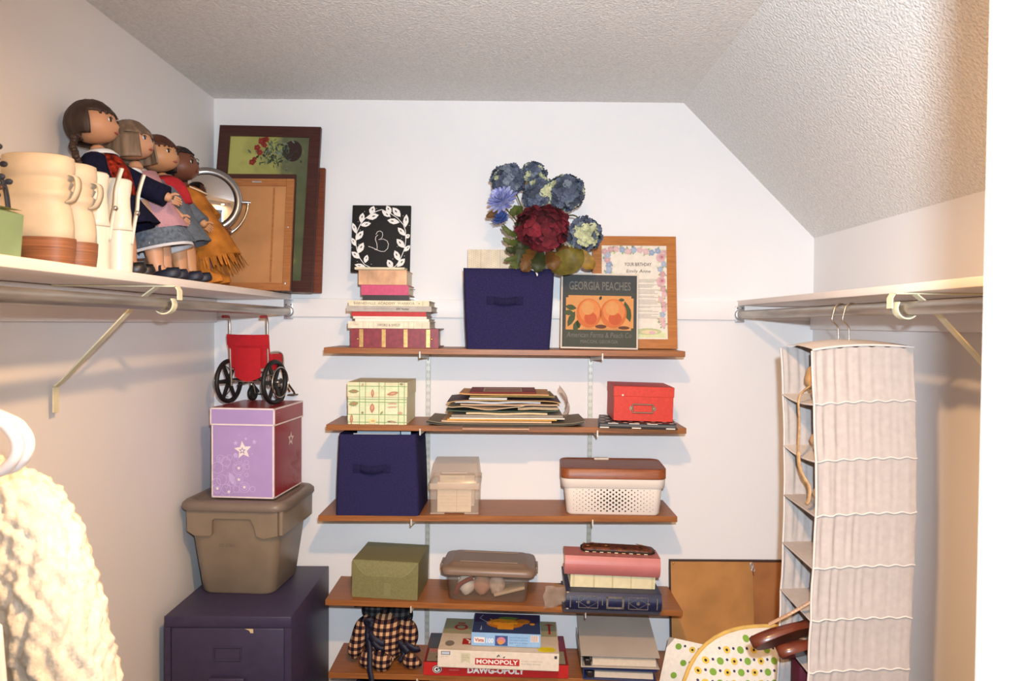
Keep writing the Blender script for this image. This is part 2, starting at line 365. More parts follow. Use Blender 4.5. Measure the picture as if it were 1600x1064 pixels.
t = lay('cream yearbook lettered Sword & Shield on its spine, on the maroon album', .276, .0235, M('cream_board', '#d9cdb4', 0.6, noise=(40, 0.08)), -.403, -.004)
q = MB(); f = Fr((-.138, -.0004, 0)); ink = P('#5d5348')
q.text('SWORD & SHIELD', f, .1, .007, .076, .009, 0); q.text('1982', f, .022, .009, .014, .006, 1)
for x in (.05, .07, .086, .188, .204, .222, .25): q.rect(f, x, .001, x + .0012, .0225, 1)
q.text('3', f, .24, .009, .004, .006, 1)
q.build('lettering', [ink, P('#b3a48c')], t)
lay('thin white paperback directly on the cream Sword & Shield yearbook', .250, .0085, P('#e6dccb'), -.393, .002, .2)
lay('thin white booklet directly under the bright red book', .248, .0080, P('#dcd2c4'), -.400, .0, .2, .01)
lay('bright red hardback in the middle of the book stack', .252, .0155, M('red_cloth', '#b3201c', 0.5, noise=(90, 0.06)), -.404, .0, .2)
t = lay('grey yearbook with small spine lettering 2007 Panther', .286, .0185, M('grey_board', '#aba197', 0.55, noise=(40, 0.06)), -.402, -.006, .215)
q = MB(); f = Fr((-.143, -.0004, 0))
q.text('Jackson County High School', f, .058, .006, .095, .0065, 1, shear=.2); q.text('2007 Panther', f, .166, .0055, .045, .0075, 0, bold=.02, shear=.2)
q.build('lettering', [P('#4a443e'), P('#8c847c')], t)
t = lay('cream yearbook lettered Barnesville Academy Warrior on its spine', .272, .0185, M('cream_board2', '#dccfb0', 0.6, noise=(40, 0.08)), -.403, -.002, .21)
q = MB(); f = Fr((-.136, -.0004, 0)); q.text('BARNESVILLE  ACADEMY  WARRIOR', f, .018, .005, .205, .0085, 0); q.disc(f, .238, .009, .002, m=0); q.rect(f, .25, .002, .251, .017, 0); q.build('lettering', [P('#6b5f4c')], t)
t = lay('small black book with metal clasp ends under the pink book', .158, .0185, M('black_cloth', '#2a2223', 0.5), -.416, .015, .15)
q = MB(); q.box(.079, .098, .02, .024, .008, .0105); q.box(.079, .105, .05, .053, .004, .006); q.box(-.090, -.079, .03, .033, .008, .0105); q.build('ribbon_ends', zinc, t)
t = lay('hot pink hardback book with a dark bookmark', .161, .0345, M('pink_cloth', '#bd4569', 0.5, noise=(90, 0.06)), -.420, .015, .15)
MB().box(.0805, .099, .03, .034, .019, .0215).build('bookmark', M('bookmark', '#5a5552', 0.5), t)
# marbled tan book
mk = M('marbled_tan', '#cf9f78', 0.5, noise=(16, 0.25), stretch=(1, 1, .6))
lay('tan marbled book with brown swirls under the small cream book', .163, .0500, mk, -.427, .012, .16)
t = lay('thin rounded cream notebook, topmost of the book stack', .168, .0085, M('cream_soft', '#d7cbae', 0.55), -.436, .004, .08, round_=.003)
zt = z
# painted canvas behind the stack: black, white leaf wreath and a letter B
W, H = .208, .243
t = thing('painted_canvas', 'black square canvas with white leaf wreath and letter B above the books', 'canvas', (-.455, 2.612, zt - .0085 + .0003), (math.radians(-8), 0, math.radians(0)))
MB().box(-W / 2, W / 2, 0, .016, 0, H, bev=.0015).build('stretched_cloth', M('chalk_black', '#161515', 0.75, noise=(200, 0.2), bump=(500, 0.2)), t)
q = MB(); f = Fr((-W / 2, 0, 0)); sx, sy = W / 775, H / 915
def cp(x, y): return ((x - 90) * sx, (970 - y) * sy)
q.stroke(f, [cp(*p) for p in [(360, 915), (270, 870), (210, 790), (170, 690), (150, 600), (145, 490), (160, 420), (200, 320), (260, 240), (350, 170), (430, 130), (480, 115)]], .0024)
q.stroke(f, [cp(*p) for p in [(480, 115), (600, 170), (690, 230), (770, 320), (800, 400), (808, 520), (800, 630), (770, 720), (730, 820), (680, 890), (615, 925)]], .0024)
for x, y, a, L, w in [(330, 185, 70, 130, 85), (275, 235, 15, 180, 90), (205, 300, 80, 145, 75), (200, 335, 12, 150, 70), (150, 450, 110, 165, 60), (150, 540, 55, 165, 80), (145, 620, 115, 130, 60), (180, 720, 65, 170, 85),
        (205, 790, 140, 150, 75), (275, 850, 75, 120, 65), (290, 905, 168, 160, 60), (480, 130, -35, 150, 75), (600, 170, 118, 130, 75), (730, 215, 130, 175, 90), (720, 290, 170, 175, 80), (795, 360, 85, 190, 75),
        (800, 475, 132, 160, 70), (800, 505, 40, 80, 60), (795, 640, 132, 170, 85), (790, 690, 48, 120, 60), (730, 820, 115, 165, 80), (640, 920, 120, 140, 85), (700, 900, 48, 160, 80)]:
    L *= .96; q.leaf(f, *cp(x, y), L * sx, w * sx, math.radians(a), 0, .0006)
    c = cp(x, y); q.leaf(f, c[0] + L * sx * .45 * math.cos(math.radians(a)), c[1] + L * sx * .45 * math.sin(math.radians(a)), L * sx * .28, w * sx * .2, math.radians(a), 1, .0010)
for x, y in [(250, 145), (410, 100), (170, 285), (312, 280), (200, 400), (98, 640), (185, 595), (175, 830), (360, 865), (595, 220), (765, 200), (850, 330), (752, 505), (697, 622), (795, 750), (643, 792)]: q.disc(f, *cp(x, y), .0011, n=8)
q.stroke(f, [cp(*p) for p in [(410, 460), (430, 420), (465, 410), (495, 430), (500, 470), (490, 505), (445, 530), (510, 520), (560, 545), (580, 590), (570, 650), (530, 690), (480, 690), (430, 670), (370, 640), (315, 622)]], .0016)
q.stroke(f, [cp(*p) for p in [(437, 465), (410, 490), (405, 530), (425, 580), (432, 630), (430, 665), (400, 665)]], .0018)
q.build('painted_wreath', [P('#e4e0da'), P('#2a2928')], t)

# ------------------------------------------------------------------ navy fabric bins
navy = M('navy_fabric', '#292649', 0.92, noise=(220, 0.10), bump=(420, 0.35, 0.001), spec=0.1)
navy_d = M('navy_webbing', '#221f3e', 0.9, noise=(200, 0.1), bump=(700, 0.4, 0.001), spec=0.1)
def fabric_bin(label, loc, wt, wb, d, h, rot=(0, 0, 0), pull=(0.0, .58, .085), group='navy fabric bins'):
    t = thing('fabric_bin', label, 'bin', loc, rot, group)
    th = .004; q = MB(); R = []
    def ring(w, dd, z, r, sag=0.0):
        p = rrect(-w / 2, w / 2, -dd / 2, dd / 2, r, z, 3)
        if sag:
            for v in p: v.z -= sag * (1 - min(1, abs(v.x) / (w / 2)) ** 2)
        return p
    for k in range(7):
        u = k / 6; w = wb + (wt - wb) * u; R.append(ring(w + (.003 * math.sin(u * PI)), d, h * u, .012, .006 if k == 6 else 0))
    R.append(ring(wt - 2 * th, d - 2 * th, h, .010, .006)); R.append(ring(wb - 2 * th, d - 2 * th, th, .010))
    q.loft(R).build('shell', navy, t)
    x, zf, w = pull; zc = h * zf; y = -d / 2
    pts = [(x - w / 2 + w * i / 10, y - .004 - .012 * math.sin(PI * i / 10), zc - .004 * math.sin(PI * i / 10)) for i in range(11)]
    MB().loft([[Vector((px, py, pz - .013)), Vector((px, py, pz + .013)), Vector((px, py + .003, pz + .013)), Vector((px, py + .003, pz - .013))] for px, py, pz in pts], smooth=True).build('handle', navy_d, t)
    for sx in (-1, 1): MB().box(x + sx * (w / 2 + .010) - .014, x + sx * (w / 2 + .010) + .014, y - .004, y - .0002, zc - .014, zc + .014, bev=.001).build('handle_patch', navy_d, t)
    return t
fabric_bin('square navy fabric bin with a bouquet, on the topmost wall shelf', (0, 2.592, zs(1, 0) + .0006), .306, .280, .238, .272, (0, tl(1), 0), (-.012, .60, .075))
# perforated cream card file standing in that bin
t = thing('card_folder', 'cream dotted folder standing in the topmost navy bin beside the bouquet', 'folder', (-.066, 2.655, 1.525), (math.radians(-4), 0, 0))
MB().box(-.083, .100, 0, .012, 0, .345, bev=.002).build('sleeve', M('cream_card', '#e2d2b8', 0.6), t)
q = MB(); f = Fr((-.083, 0, 0))
for i in range(22):
    for j in range(9): q.rect(f, .006 + i * .008 - .0009, .275 + j * .008 + (i % 2) * .004 - .0009, .006 + i * .008 + .0009, .275 + j * .008 + (i % 2) * .004 + .0009)
for x in (.048, .118): q.rect(f, x, .0, x + .001, .345)
tag(q.build('dot_print', P('#b89a78'), t), kind='stuff')

# ------------------------------------------------------------------ pictures on the topmost shelf
frame_oak = wood('frame_oak', '#9a5a22', '#ad6a2b', '#ba7735', 1.5)
def picture_frame(name, label, w, h, loc, rot, rail, dep, m, cat='picture', bevel=True, recess=.006):
    t = thing(name, label, cat, loc, rot)
    for a, b, c, d in (((0, 0), (w, 0), (w - rail, rail), (rail, rail)), ((w, 0), (w, h), (w - rail, h - rail), (w - rail, rail)), ((w, h), (0, h), (rail, h - rail), (w - rail, h - rail)), ((0, h), (0, 0), (rail, rail), (rail, h - rail))):
        MB().prism([a, b, c, d], Fr((-w / 2, 0, 0)), dep).build('rail', m, t)
    return t
w, h = .305, .411
t = picture_frame('picture_frame', 'oak framed birthday verse print with flower border on the topmost shelf', w, h, (.457, 2.640, zs(1, .457) + .0025), (math.radians(-7), 0, 0), .034, .016, frame_oak)
MB().box(-w / 2 + .03, w / 2 - .03, .004, .007, .03, h - .03).build('print', P('#ded3c4', 0.5), t)
q = MB(); f = Fr((-w / 2, .004, 0)); rnd = random.Random(3)
cols = ['#d0a9aa', '#b4b98a', '#96a27e', '#9ea8bb', '#c4979a', '#ece4d6', '#cfd0a0', '#8e9bb4', '#d8c49a', '#b5677a']
def sprig(x, y, s):
    for _ in range(7): q.leaf(f, x, y, s * rnd.uniform(.6, 1.2), s * .42, rnd.uniform(0, 2 * PI), rnd.choice((1, 2, 6)), .0005)
    c = rnd.choice((0, 0, 3, 4, 7))
    for k in range(5): q.disc(f, x + s * .3 * math.cos(k * 1.26), y + s * .3 * math.sin(k * 1.26), s * .33, m=c, off=.0007 + k * .00003, n=8)
    q.disc(f, x, y, s * .10, m=8, off=.0010, n=6)
for i in range(11): sprig(.045 + i * .0215, h - .050 + rnd.uniform(-.010, .006), .019)
for i in range(6): sprig(.055 + rnd.uniform(-.008, .01), h - .07 - i * .017, .02)
for i in range(15): sprig(w - .050 + rnd.uniform(-.008, .006), h - .065 - i * .0185, .018)
for k, (x, y) in enumerate([(w - .056, h - .078), (w - .056, h - .165)]):
    q.disc(f, x, y, .017, m=0, off=.0010); q.disc(f, x + .003, y + .003, .011, m=4, off=.0012); q.disc(f, x + .004, y + .002, .005, m=9, off=.0013)
q.rect(f, .04, .040, w - .04, .060, 6, .0004); q.disc(f, .2, .062, .05, .012, 1, .0005); q.disc(f, .205, .060, .03, .008, 8, .0007); q.disc(f, .215, .058, .012, .006, 0, .0009)
q.build('flower_border', [P(c) for c in cols], t)
q = MB(); ink = 0
q.text('YOUR BIRTHDAY', f, .117, h - .110, .098, .013, 0, bold=.01); q.text('Emily Anne', f, .124, h - .138, .088, .016, 0, shear=.15)
yy = h - .160
for n_ in (3, 3, 4, 2, 4, 2, 2, 4):
    for k in range(n_): q.rect(f, .110, yy, .110 + rnd.uniform(.10, .138), yy + .0016, 1); yy -= .0046
    yy -= .005
q.build('lettering', [P('#50463e'), P('#9d9087')], t)
# peach crate-label sign
w, h = .270, .264
t = thing('wall_sign', 'square painted Georgia Peaches sign leaning on the oak birthday frame', 'sign', (.3155, 2.545, zs(1, .31) + .0022), (math.radians(-5), math.radians(.7), 0))
MB().box(-w / 2, w / 2, 0, .018, 0, h, bev=.001).build('board', P('#cfc0b0'), t)
q = MB(); f = Fr((-w / 2, 0, 0))
c = ['#383b3d', '#3f4136', '#c68a50', '#bb6430', '#c87a42', '#3f4a2c', '#5d5a54', '#2d2f2f', '#26302b', '#b4512a', '#5a3520']
q.rect(f, .006, .006, w - .006, h - .006, 0); q.rect(f, .007, .007, w - .007, .076, 1, .0006); q.rect(f, .007, .190, w - .007, .196, 1, .0006)
bx0, by0, bx1, by1 = .018, .066, .253, .186; n_ = .008
q.poly(f, [(bx0, by0), (bx1 - n_, by0), (bx1 - n_, by0 + n_), (bx1, by0 + n_), (bx1, by1 - n_), (bx1 - n_, by1 - n_), (bx1 - n_, by1), (bx0 + n_, by1), (bx0 + n_, by1 - n_), (bx0, by1 - n_)], 2, .0007)
for x, y, L, ww, a in [(.05, .13, .06, .022, 245), (.045, .125, .035, .02, 180), (.055, .14, .04, .02, 170), (.06, .10, .045, .022, 255), (.065, .07, .03, .016, 100)]: q.leaf(f, x, y, L, ww, math.radians(a), 5, .0009)
q.leaf(f, .222, .168, .075, .026, math.radians(-75), 5, .0009); q.leaf(f, .20, .172, .022, .012, 0, 5, .0009); q.leaf(f, .135, .17, .016, .01, 1.2, 8, .0009)
q.disc(f, .14, .078, .02, .007, 10, .0009); q.disc(f, .22, .075, .02, .006, 10, .0009)
for cx, rr in ((.098, .044), (.183, .046)):
    q.disc(f, cx, .124, rr, .051, 3, .0011, 28); q.disc(f, cx + .002, .132, rr * .82, .040, 4, .0012, 24); q.disc(f, cx - .004, .142, rr * .5, .024, 2, .0013, 20); q.disc(f, cx + .006, .106, rr * .5, .022, 9, .00125, 20)
q.build('painted_label', [P(x, .7) for x in c], t)
q = MB(); q.text('GEORGIA PEACHES', f, .028, .205, .215, .030, 0, bold=.02); q.text('GEORGIA PEACHES', f, .030, .206, .215, .030, 1, .0004, bold=.012)
q.text('HARVESTED BY A FAMILY BUSINESS', f, .075, .0675, .13, .0045, 2); q.text('American Farms & Peach Co', f, .022, .040, .225, .018, 0, shear=.15); q.text('MACON, GEORGIA', f, .07, .018, .13, .013, 0)
q.build('lettering', [P('#64625a'), P('#2b2d2c'), P('#5a3a24')], t)
# ------------------------------------------------------------------ bouquet of cloth flowers standing in the top bin
rb = random.Random(11)
B = thing('flower_bouquet', 'cloth bouquet of blue hydrangeas and one maroon peony in the navy bin', 'bouquet', (.03, 2.57, 1.53))
O = Vector((.03, 2.57, 1.53))
def basis(n):
    n = n.normalized(); u = n.cross(Vector((0, 0, 1))); u = u.normalized() if u.length > .01 else Vector((1, 0, 0)); return u, n.cross(u), n
def petal(q, c, n, u, L, w, m, cup=.25, curl=0):
    """one cupped petal of 3x3 vertices from c along u, facing n"""
    v = n.cross(u); vs = []
    for i, (t, k) in enumerate(((0, .35), (.4, .95), (.75, 1.0), (1, .55))):
        for s in (-1, 0, 1): vs.append(c + u * (L * t) + v * (s * w * .5 * k) + n * (cup * L * (t * t) * (1 if curl == 0 else curl) + abs(s) * w * .14))
    q.add(vs, [(0, 1, 4, 3), (1, 2, 5, 4), (3, 4, 7, 6), (4, 5, 8, 7), (6, 7, 10, 9), (7, 8, 11, 10)], m, True)
hy = [M('hydrangea_' + c, '#' + c, .8, noise=(90, .15)) for c in ('454e60', '555f72', '383f4e', '6a7480', 'adb18c')]
def hydrangea(c, r, green=0.08, gdir=None, nm='hydrangea_bloom'):
    q = MB(); c = Vector(c) - O
    for i in range(115):
        z = 1 - 2 * (i + .5) / 115; a = i * 2.39996; d = Vector((math.sqrt(1 - z * z) * math.cos(a), math.sqrt(1 - z * z) * math.sin(a), z))
        if d.z < -.75: continue
        u, v, n = basis(d + Vector((rb.uniform(-.3, .3),) * 3)); p = c + d * r * rb.uniform(.82, 1.0); th = rb.uniform(0, 2)
        g = green * (3.5 if gdir is not None and d.dot(gdir) > .75 else 1 if gdir is None else .4); m = 4 if rb.random() < g else rb.choice((0, 0, 1, 1, 2, 3))
        for k in range(4):
            an = th + k * PI / 2; w = u * math.cos(an) + v * math.sin(an); petal(q, p, n, w, r * .25, r * .27, m, .3)
    q.ell(c, (r * .8,) * 3, 10, 6, 2); q.build(nm, hy, B)
hydrangea((-.004, 2.50, 2.084), .054, .02); hydrangea((.083, 2.52, 2.106), .043, .25); hydrangea((.105, 2.48, 2.030), .058, .12, Vector((.35, -.8, .45)))
hydrangea((.190, 2.46, 2.034), .060, .06); hydrangea((.249, 2.45, 1.896), .056, .25, Vector((.25, -.95, -.1)))
def daisy(c, r, cols, dirn, nm):
    q = MB(); c = Vector(c) - O; u, v, n = basis(Vector(dirn))
    for ly in range(5):
        for k in range(16):
            an = 2 * PI * k / 16 + ly * .2; tilt = .2 + ly * .28; w = (u * math.cos(an) + v * math.sin(an)) * math.cos(tilt) + n * math.sin(tilt)
            petal(q, c + n * .004 * ly, (n * math.cos(tilt) - (u * math.cos(an) + v * math.sin(an)) * math.sin(tilt)).normalized(), w.normalized(), r * (1 - .12 * ly) * rb.uniform(.85, 1.1), r * .22, rb.randrange(len(cols)), .1)
    q.build(nm, [M('daisy_' + x, '#' + x, .8, noise=(80, .1)) for x in cols], B)
daisy((-.019, 2.46, 2.005), .056, ('8a90c4', '777eb8', 'a1a5cf'), (-.35, -.8, .4), 'aster_bloom'); daisy((-.024, 2.47, 1.945), .034, ('4a62a4', '3f5596'), (-.3, -.6, .6), 'cornflower_bloom')
q = MB(); pc = Vector((.113, 2.455, 1.925)) - O; pm = [M('peony_' + c, '#' + c, .85, noise=(50, .2)) for c in ('5a121e', '6a1624', '480e18', '76202c')]
for i in range(95):
    z = 1 - 2 * (i + .5) / 95; a = i * 2.39996; d = Vector((math.sqrt(1 - z * z) * math.cos(a), math.sqrt(1 - z * z) * math.sin(a), z))
    if d.y > .45: continue
    u, v, n = basis(d); an = rb.uniform(-1.3, 1.3) + PI / 2; tl_ = rb.uniform(.55, 1.25)
    w = (v * math.cos(an - PI / 2) + u * math.sin(an - PI / 2)); w = (w * math.cos(tl_) + n * math.sin(tl_)).normalized()
    p = pc + Vector((d.x * .082, d.y * .062, d.z * .074)) * rb.uniform(.75, 1.0); nn = (n * math.cos(tl_) - w * .3).normalized(); petal(q, p - w * .012, nn, w, .034, .058, rb.randrange(4), -.25)
q.ell(pc, (.075, .05, .068), 12, 8, 2); q.build('peony_bloom', pm, B)
lm = {k: M('leaf_' + k, '#' + c, .6, noise=(35, .2)) for k, c in dict(olive='5f5418', mustard='8a6a22', brown='5a3c16', dark='2c3418', green='4a5424').items()}
def leafy(pts, w, m, cup=.15, nm='leaf', tooth=0):
    P_ = bend([Vector(p) - O for p in pts], 5); q = MB(); K = len(P_); rows = []
    for i, p in enumerate(P_):
        t = i / (K - 1); k = math.sin(PI * min(1, t * .9 + .08)) ** .7 * (1 + tooth * (-1) ** i)
        d = (P_[min(i + 1, K - 1)] - P_[max(i - 1, 0)]).normalized(); s = d.cross(Vector((0, 1, .15))).normalized(); n = d.cross(s)
        rows.append([p + s * (w * .5 * k * a) - n * (abs(a) * w * cup) for a in (-1, -.5, 0, .5, 1)])
    q.loft(rows, 0, True, False); q.build(nm, lm[m], B)
leafy([(.13, 2.47, 1.80), (.17, 2.44, 1.80), (.215, 2.42, 1.815), (.245, 2.43, 1.845)], .085, 'olive', .1); leafy([(.20, 2.47, 1.86), (.235, 2.45, 1.83), (.27, 2.45, 1.80), (.285, 2.46, 1.785)], .05, 'mustard', .1)
leafy([(-.01, 2.48, 1.965), (-.04, 2.46, 1.968), (-.075, 2.45, 1.955)], .028, 'brown'); leafy([(.075, 2.50, 2.05), (.065, 2.49, 2.065), (.06, 2.49, 2.082)], .026, 'mustard')
for a in [((.06, 2.50, 1.92), (.04, 2.47, 1.86), (.03, 2.46, 1.79), .05, 'dark'), ((.09, 2.48, 1.86), (.07, 2.44, 1.81), (.045, 2.43, 1.775), .055, 'brown'), ((.11, 2.48, 1.85), (.10, 2.43, 1.80), (.09, 2.43, 1.77), .05, 'dark'),
          ((.13, 2.48, 1.85), (.145, 2.43, 1.81), (.15, 2.43, 1.775), .05, 'brown'), ((.05, 2.50, 1.96), (.03, 2.47, 1.98), (.005, 2.45, 1.965), .035, 'green'), ((.05, 2.50, 1.91), (.01, 2.46, 1.90), (-.025, 2.45, 1.925), .02, 'green'),
          ((.05, 2.50, 1.88), (.01, 2.46, 1.87), (-.02, 2.45, 1.885), .022, 'green'), ((.05, 2.49, 1.86), (.015, 2.46, 1.845), (-.01, 2.45, 1.85), .025, 'dark'), ((.06, 2.49, 1.84), (.02, 2.46, 1.82), (-.015, 2.45, 1.81), .02, 'green'), ((.06, 2.49, 1.83), (.03, 2.46, 1.80), (.005, 2.45, 1.795), .03, 'green'),
          ((.06, 2.50, 1.94), (.045, 2.46, 1.93), (.03, 2.45, 1.90), .05, 'dark'), ((.08, 2.52, 1.84), (.05, 2.47, 1.85), (.03, 2.46, 1.87), .05, 'dark'), ((.16, 2.48, 1.86), (.18, 2.45, 1.84), (.19, 2.43, 1.81), .05, 'brown')]:
    leafy(a[:3], a[3], a[4], tooth=.15)
def stem(pts, r=.0025): MB().tube(bend([Vector(p) - O for p in pts], 4), r, 6).build('stem', M('stem_green', '#4b4a20', .6), B)
base = (.03, 2.58, 1.56)
stem([base, (.06, 2.55, 1.75), (.07, 2.53, 1.90), (.03, 2.52, 2.03), (0, 2.50, 2.07)]); stem([base, (.07, 2.55, 1.78), (.09, 2.53, 1.95), (.085, 2.52, 2.07)]); stem([base, (.07, 2.55, 1.78), (.10, 2.53, 1.92), (.105, 2.50, 2.0)])
stem([base, (.07, 2.55, 1.75), (.13, 2.53, 1.90), (.19, 2.48, 2.0)]); stem([base, (.08, 2.54, 1.80), (.15, 2.52, 1.94), (.215, 2.47, 1.965), (.245, 2.46, 1.93), (.249, 2.45, 1.90)])
stem([base, (.06, 2.55, 1.75), (.04, 2.51, 1.92), (-.015, 2.48, 1.99)]); stem([base, (.06, 2.55, 1.75), (.03, 2.51, 1.88), (-.02, 2.48, 1.935)]); stem([base, (.08, 2.54, 1.75), (.11, 2.50, 1.88)], .004)
MB().loft([[Vector(p) - O + Vector((0, 0, .002)), Vector(p) - O - Vector((.003, 0, .004))] for p in bend([(.075, 2.452, 1.785), (.09, 2.448, 1.778), (.098, 2.446, 1.762)], 5)], 0, True, False).build('ribbon_end', P('#d8d0c8'), B)
# ------------------------------------------------------------------ second shelf
def lidded_box(name, label, cat, w, d, h, lid, body_m, lid_m, loc, rot, over=.002, group=None, bev=.0008):
    t = thing(name, label, cat, loc, rot, group)
    MB().box(-w / 2, w / 2, -d / 2, d / 2, 0, h - .002, bev=bev, seg=1).build('body', body_m, t)
    MB().box(-w / 2 - over, w / 2 + over, -d / 2 - over, d / 2 + over, h - lid, h, bev=bev, seg=1).build('lid', lid_m, t)
    return t
# box covered in fishing lure paper
w, d, h = .200, .200, .143; lid = .050
pb = P('#ddd8b4'); t = lidded_box('photo_box', 'cream and green plaid photo box printed with fishing lures', 'box', w, d, h, lid, pb, M('lure_lid', '#d6cfa8', .6), (-.440, 2.592, zs(2, -.44)), (0, tl(2), math.radians(-1)))
tops = [Fr((-w / 2, -d / 2 - .002, 0)), Fr((w / 2 + .002, -d / 2, 0), (0, 1, 0), (0, 0, 1), (1, 0, 0))]
cs = ['#7f9c62', '#cdd4ab', '#b07a58', '#8c8a5a', '#c49a80', '#d8d08a', '#e6d9ac', '#7a6a50']
rn = random.Random(5)
for k, f in enumerate(tops[:1]):
    q = MB()
    for y in (.014, .062, .110): q.rect(f, 0, y, w, y + .020, 1, .0003)
    for x in (.040, .106, .172): q.rect(f, x, 0, x + .020, h, 1, .0004)
    for x in (.040, .060, .106, .126, .172, .192): q.rect(f, x - .0012, 0, x + .0012, h, 0, .0006)
    for y in (.008, .034, .076, .086, .130): q.rect(f, 0, y - .0012, w, y + .0012, 0, .0007)
    for x, y, L, ww, a, c in [(.02, .112, .038, .014, 0, 3), (.084, .106, .030, .011, 90, 2), (.152, .106, .042, .014, 12, 2), (.02, .070, .034, .018, 8, 3), (.083, .056, .034, .017, 88, 2), (.152, .072, .040, .006, 0, 4), (.152, .060, .040, .005, 3, 4), (.013, .018, .036, .011, 88, 2),
            (.05, .040, .010, .008, 0, 7), (.115, .040, .016, .006, 50, 3), (.178, .040, .02, .010, 0, 4), (.084, .012, .034, .018, 0, 5), (.15, .010, .036, .007, -6, 7), (.05, .135, .012, .008, 40, 4), (.116, .128, .016, .008, 140, 1), (.182, .138, .014, .008, 0, 7)]:
        ar = math.radians(a); q.leaf(f, x - L / 2 * math.cos(ar), y - L / 2 * math.sin(ar), L, ww, ar, c, .0009)
        q.leaf(f, x - L * .2 * math.cos(ar), y - L * .2 * math.sin(ar), L * .5, ww * .4, ar, 2 if c == 3 else 4, .0011)
        for s in (-.3, .2): q.stroke(f, [(x + L * s * math.cos(ar), y + L * s * math.sin(ar)), (x + L * s * math.cos(ar) + .002, y + L * s * math.sin(ar) - ww * .6 - .002)], .0006, 7, .0010)
    q.build('lure_print', [P(c) for c in cs], t)
MB().box(-w / 2 - .0024, w / 2 + .0024, -d / 2 - .0027, -d / 2 - .0023, h - lid - .0006, h - lid + .0006).build('lid_edge', P('#8c8660'), t)
# the stack of folders and papers
GP = 'papers and folders in the stack'
def sheet(name, label, cat, x0, x1, y0, y1, z0, th, hexc, curl=(0, 0), rz=0, wav=0, rough=.7, edge=None, droop=0):
    cx, cy = (x0 + x1) / 2, (y0 + y1) / 2; t = thing(name, label, cat, (cx, cy, z0), (0, 0, math.radians(rz)), GP); hw, hd = (x1 - x0) / 2, (y1 - y0) / 2
    nx, ny = 14, 6; sd = rn.uniform(0, 9)
    def zz(u, v):
        a = (2 * u - 1); e = curl[0] if a < 0 else curl[1]
        zc = e * abs(a) ** 7 * (1 - .55 * v) + wav * max(0, mnoise.noise((u * 3 + sd, v * 2, sd)) + .6) * (1 - v * .5)
        return zc - droop * max(0, 1 - v * 4)
    top = [[Vector((-hw + 2 * hw * i / nx, -hd + 2 * hd * j / ny, zz(i / nx, j / ny) + th)) for i in range(nx + 1)] for j in range(ny + 1)]
    q = MB(); q.loft(top, 0, True, False); q.loft([[p - Vector((0, 0, th)) for p in r] for r in top], 0, True, False)
    rim = [p for p in top[0]] + [r[-1] for r in top[1:]] + top[-1][-2::-1] + [r[0] for r in top[-2:0:-1]]
    q.loft([rim, [p - Vector((0, 0, th)) for p in rim]], 1 if edge else 0, False, True, (False, False))
    q.build('leaves' if edge else 'sheet', [P(hexc, rough)] + ([P(edge)] if edge else []), t); return t
Z = 1.2545
sheet('folder', 'pale pink folder lowest in the paper stack, drooping over the shelf front', 'folder', -.148, .075, 2.448, 2.68, Z, .0025, '#cfa58a', droop=.008, rz=-1)
sheet('poster_board', 'dark grey poster board under the olive one, curled at both ends', 'poster board', -.272, .258, 2.455, 2.70, Z + .0032, .003, '#46423c', (.010, .012), rz=0)
sheet('poster_board', 'large olive brown poster board with lifted corners under the papers', 'poster board', -.268, .262, 2.462, 2.705, Z + .0075, .0035, '#6e6552', (.010, .012), rz=0)
sheet('folder', 'tan folder lying on the olive poster board', 'folder', -.220, .150, 2.470, 2.70, Z + .0125, .0050, '#b38c66', (.002, 0), rz=-1.0, edge='#c9a680')
sheet('envelope', 'mustard yellow envelope edge low in the paper stack', 'envelope', -.204, .166, 2.480, 2.70, Z + .0185, .0050, '#c79743', (.0, .0), rz=.4)
sheet('folder', 'thick white and grey folder, widest of the middle papers', 'folder', -.195, .193, 2.478, 2.70, Z + .024, .0040, '#8d8579', edge='#e1d6c8')
sheet('folder', 'thick grey bundle lying on the white edged folder', 'folder', -.190, .188, 2.486, 2.70, Z + .0285, .0080, '#9b8f80', edge='#8e8273')
sheet('booklet', 'yellowed thin booklet over the grey bundle', 'booklet', -.140, .135, 2.484, 2.69, Z + .037, .006, '#c2a36f', wav=.002, edge='#cdb48a')
sheet('folder', 'dark green folder beneath the crumpled cream sheet', 'folder', -.208, .172, 2.486, 2.70, Z + .046, .0045, '#39473c', (.004, .004), rz=.5)
sheet('paper_sheet', 'crumpled cream sheet, wavy along the left front of the stack', 'paper', -.202, .060, 2.478, 2.69, Z + .0515, .0020, '#cdb596', (.008, .010), wav=.010, rz=-2)
sheet('paper_sheet', 'pale grey sheets at the right of the crumpled cream sheet', 'paper', .030, .168, 2.490, 2.69, Z + .0530, .0080, '#b9b5ac', wav=.003, rz=3, edge='#a58f70')
sheet('folder', 'brown paper bundle above the crumpled cream sheet', 'folder', -.160, .170, 2.490, 2.70, Z + .066, .0050, '#a5795a', wav=.004, edge='#b89a7c')
sheet('paper_sheet', 'blue grey paper bundle beneath the plum folder', 'paper', -.180, .110, 2.487, 2.69, Z + .074, .0060, '#93989f', wav=.003, rz=1, edge='#b8bcc2')
sheet('folder', 'plum coloured folder spread near the top of the stack', 'folder', -.205, .180, 2.480, 2.70, Z + .083, .0030, '#56404a', (-.008, -.008), wav=.002, edge='#b08a52')
sheet('envelope', 'white envelope resting on the plum folder', 'envelope', -.128, .000, 2.484, 2.62, Z + .089, .0050, '#d6d3d2', rz=-2)
sheet('folder', 'dark olive folder beneath the manila folder', 'folder', -.130, .158, 2.492, 2.69, Z + .095, .0050, '#7f6f38', wav=.002, rz=1.5)
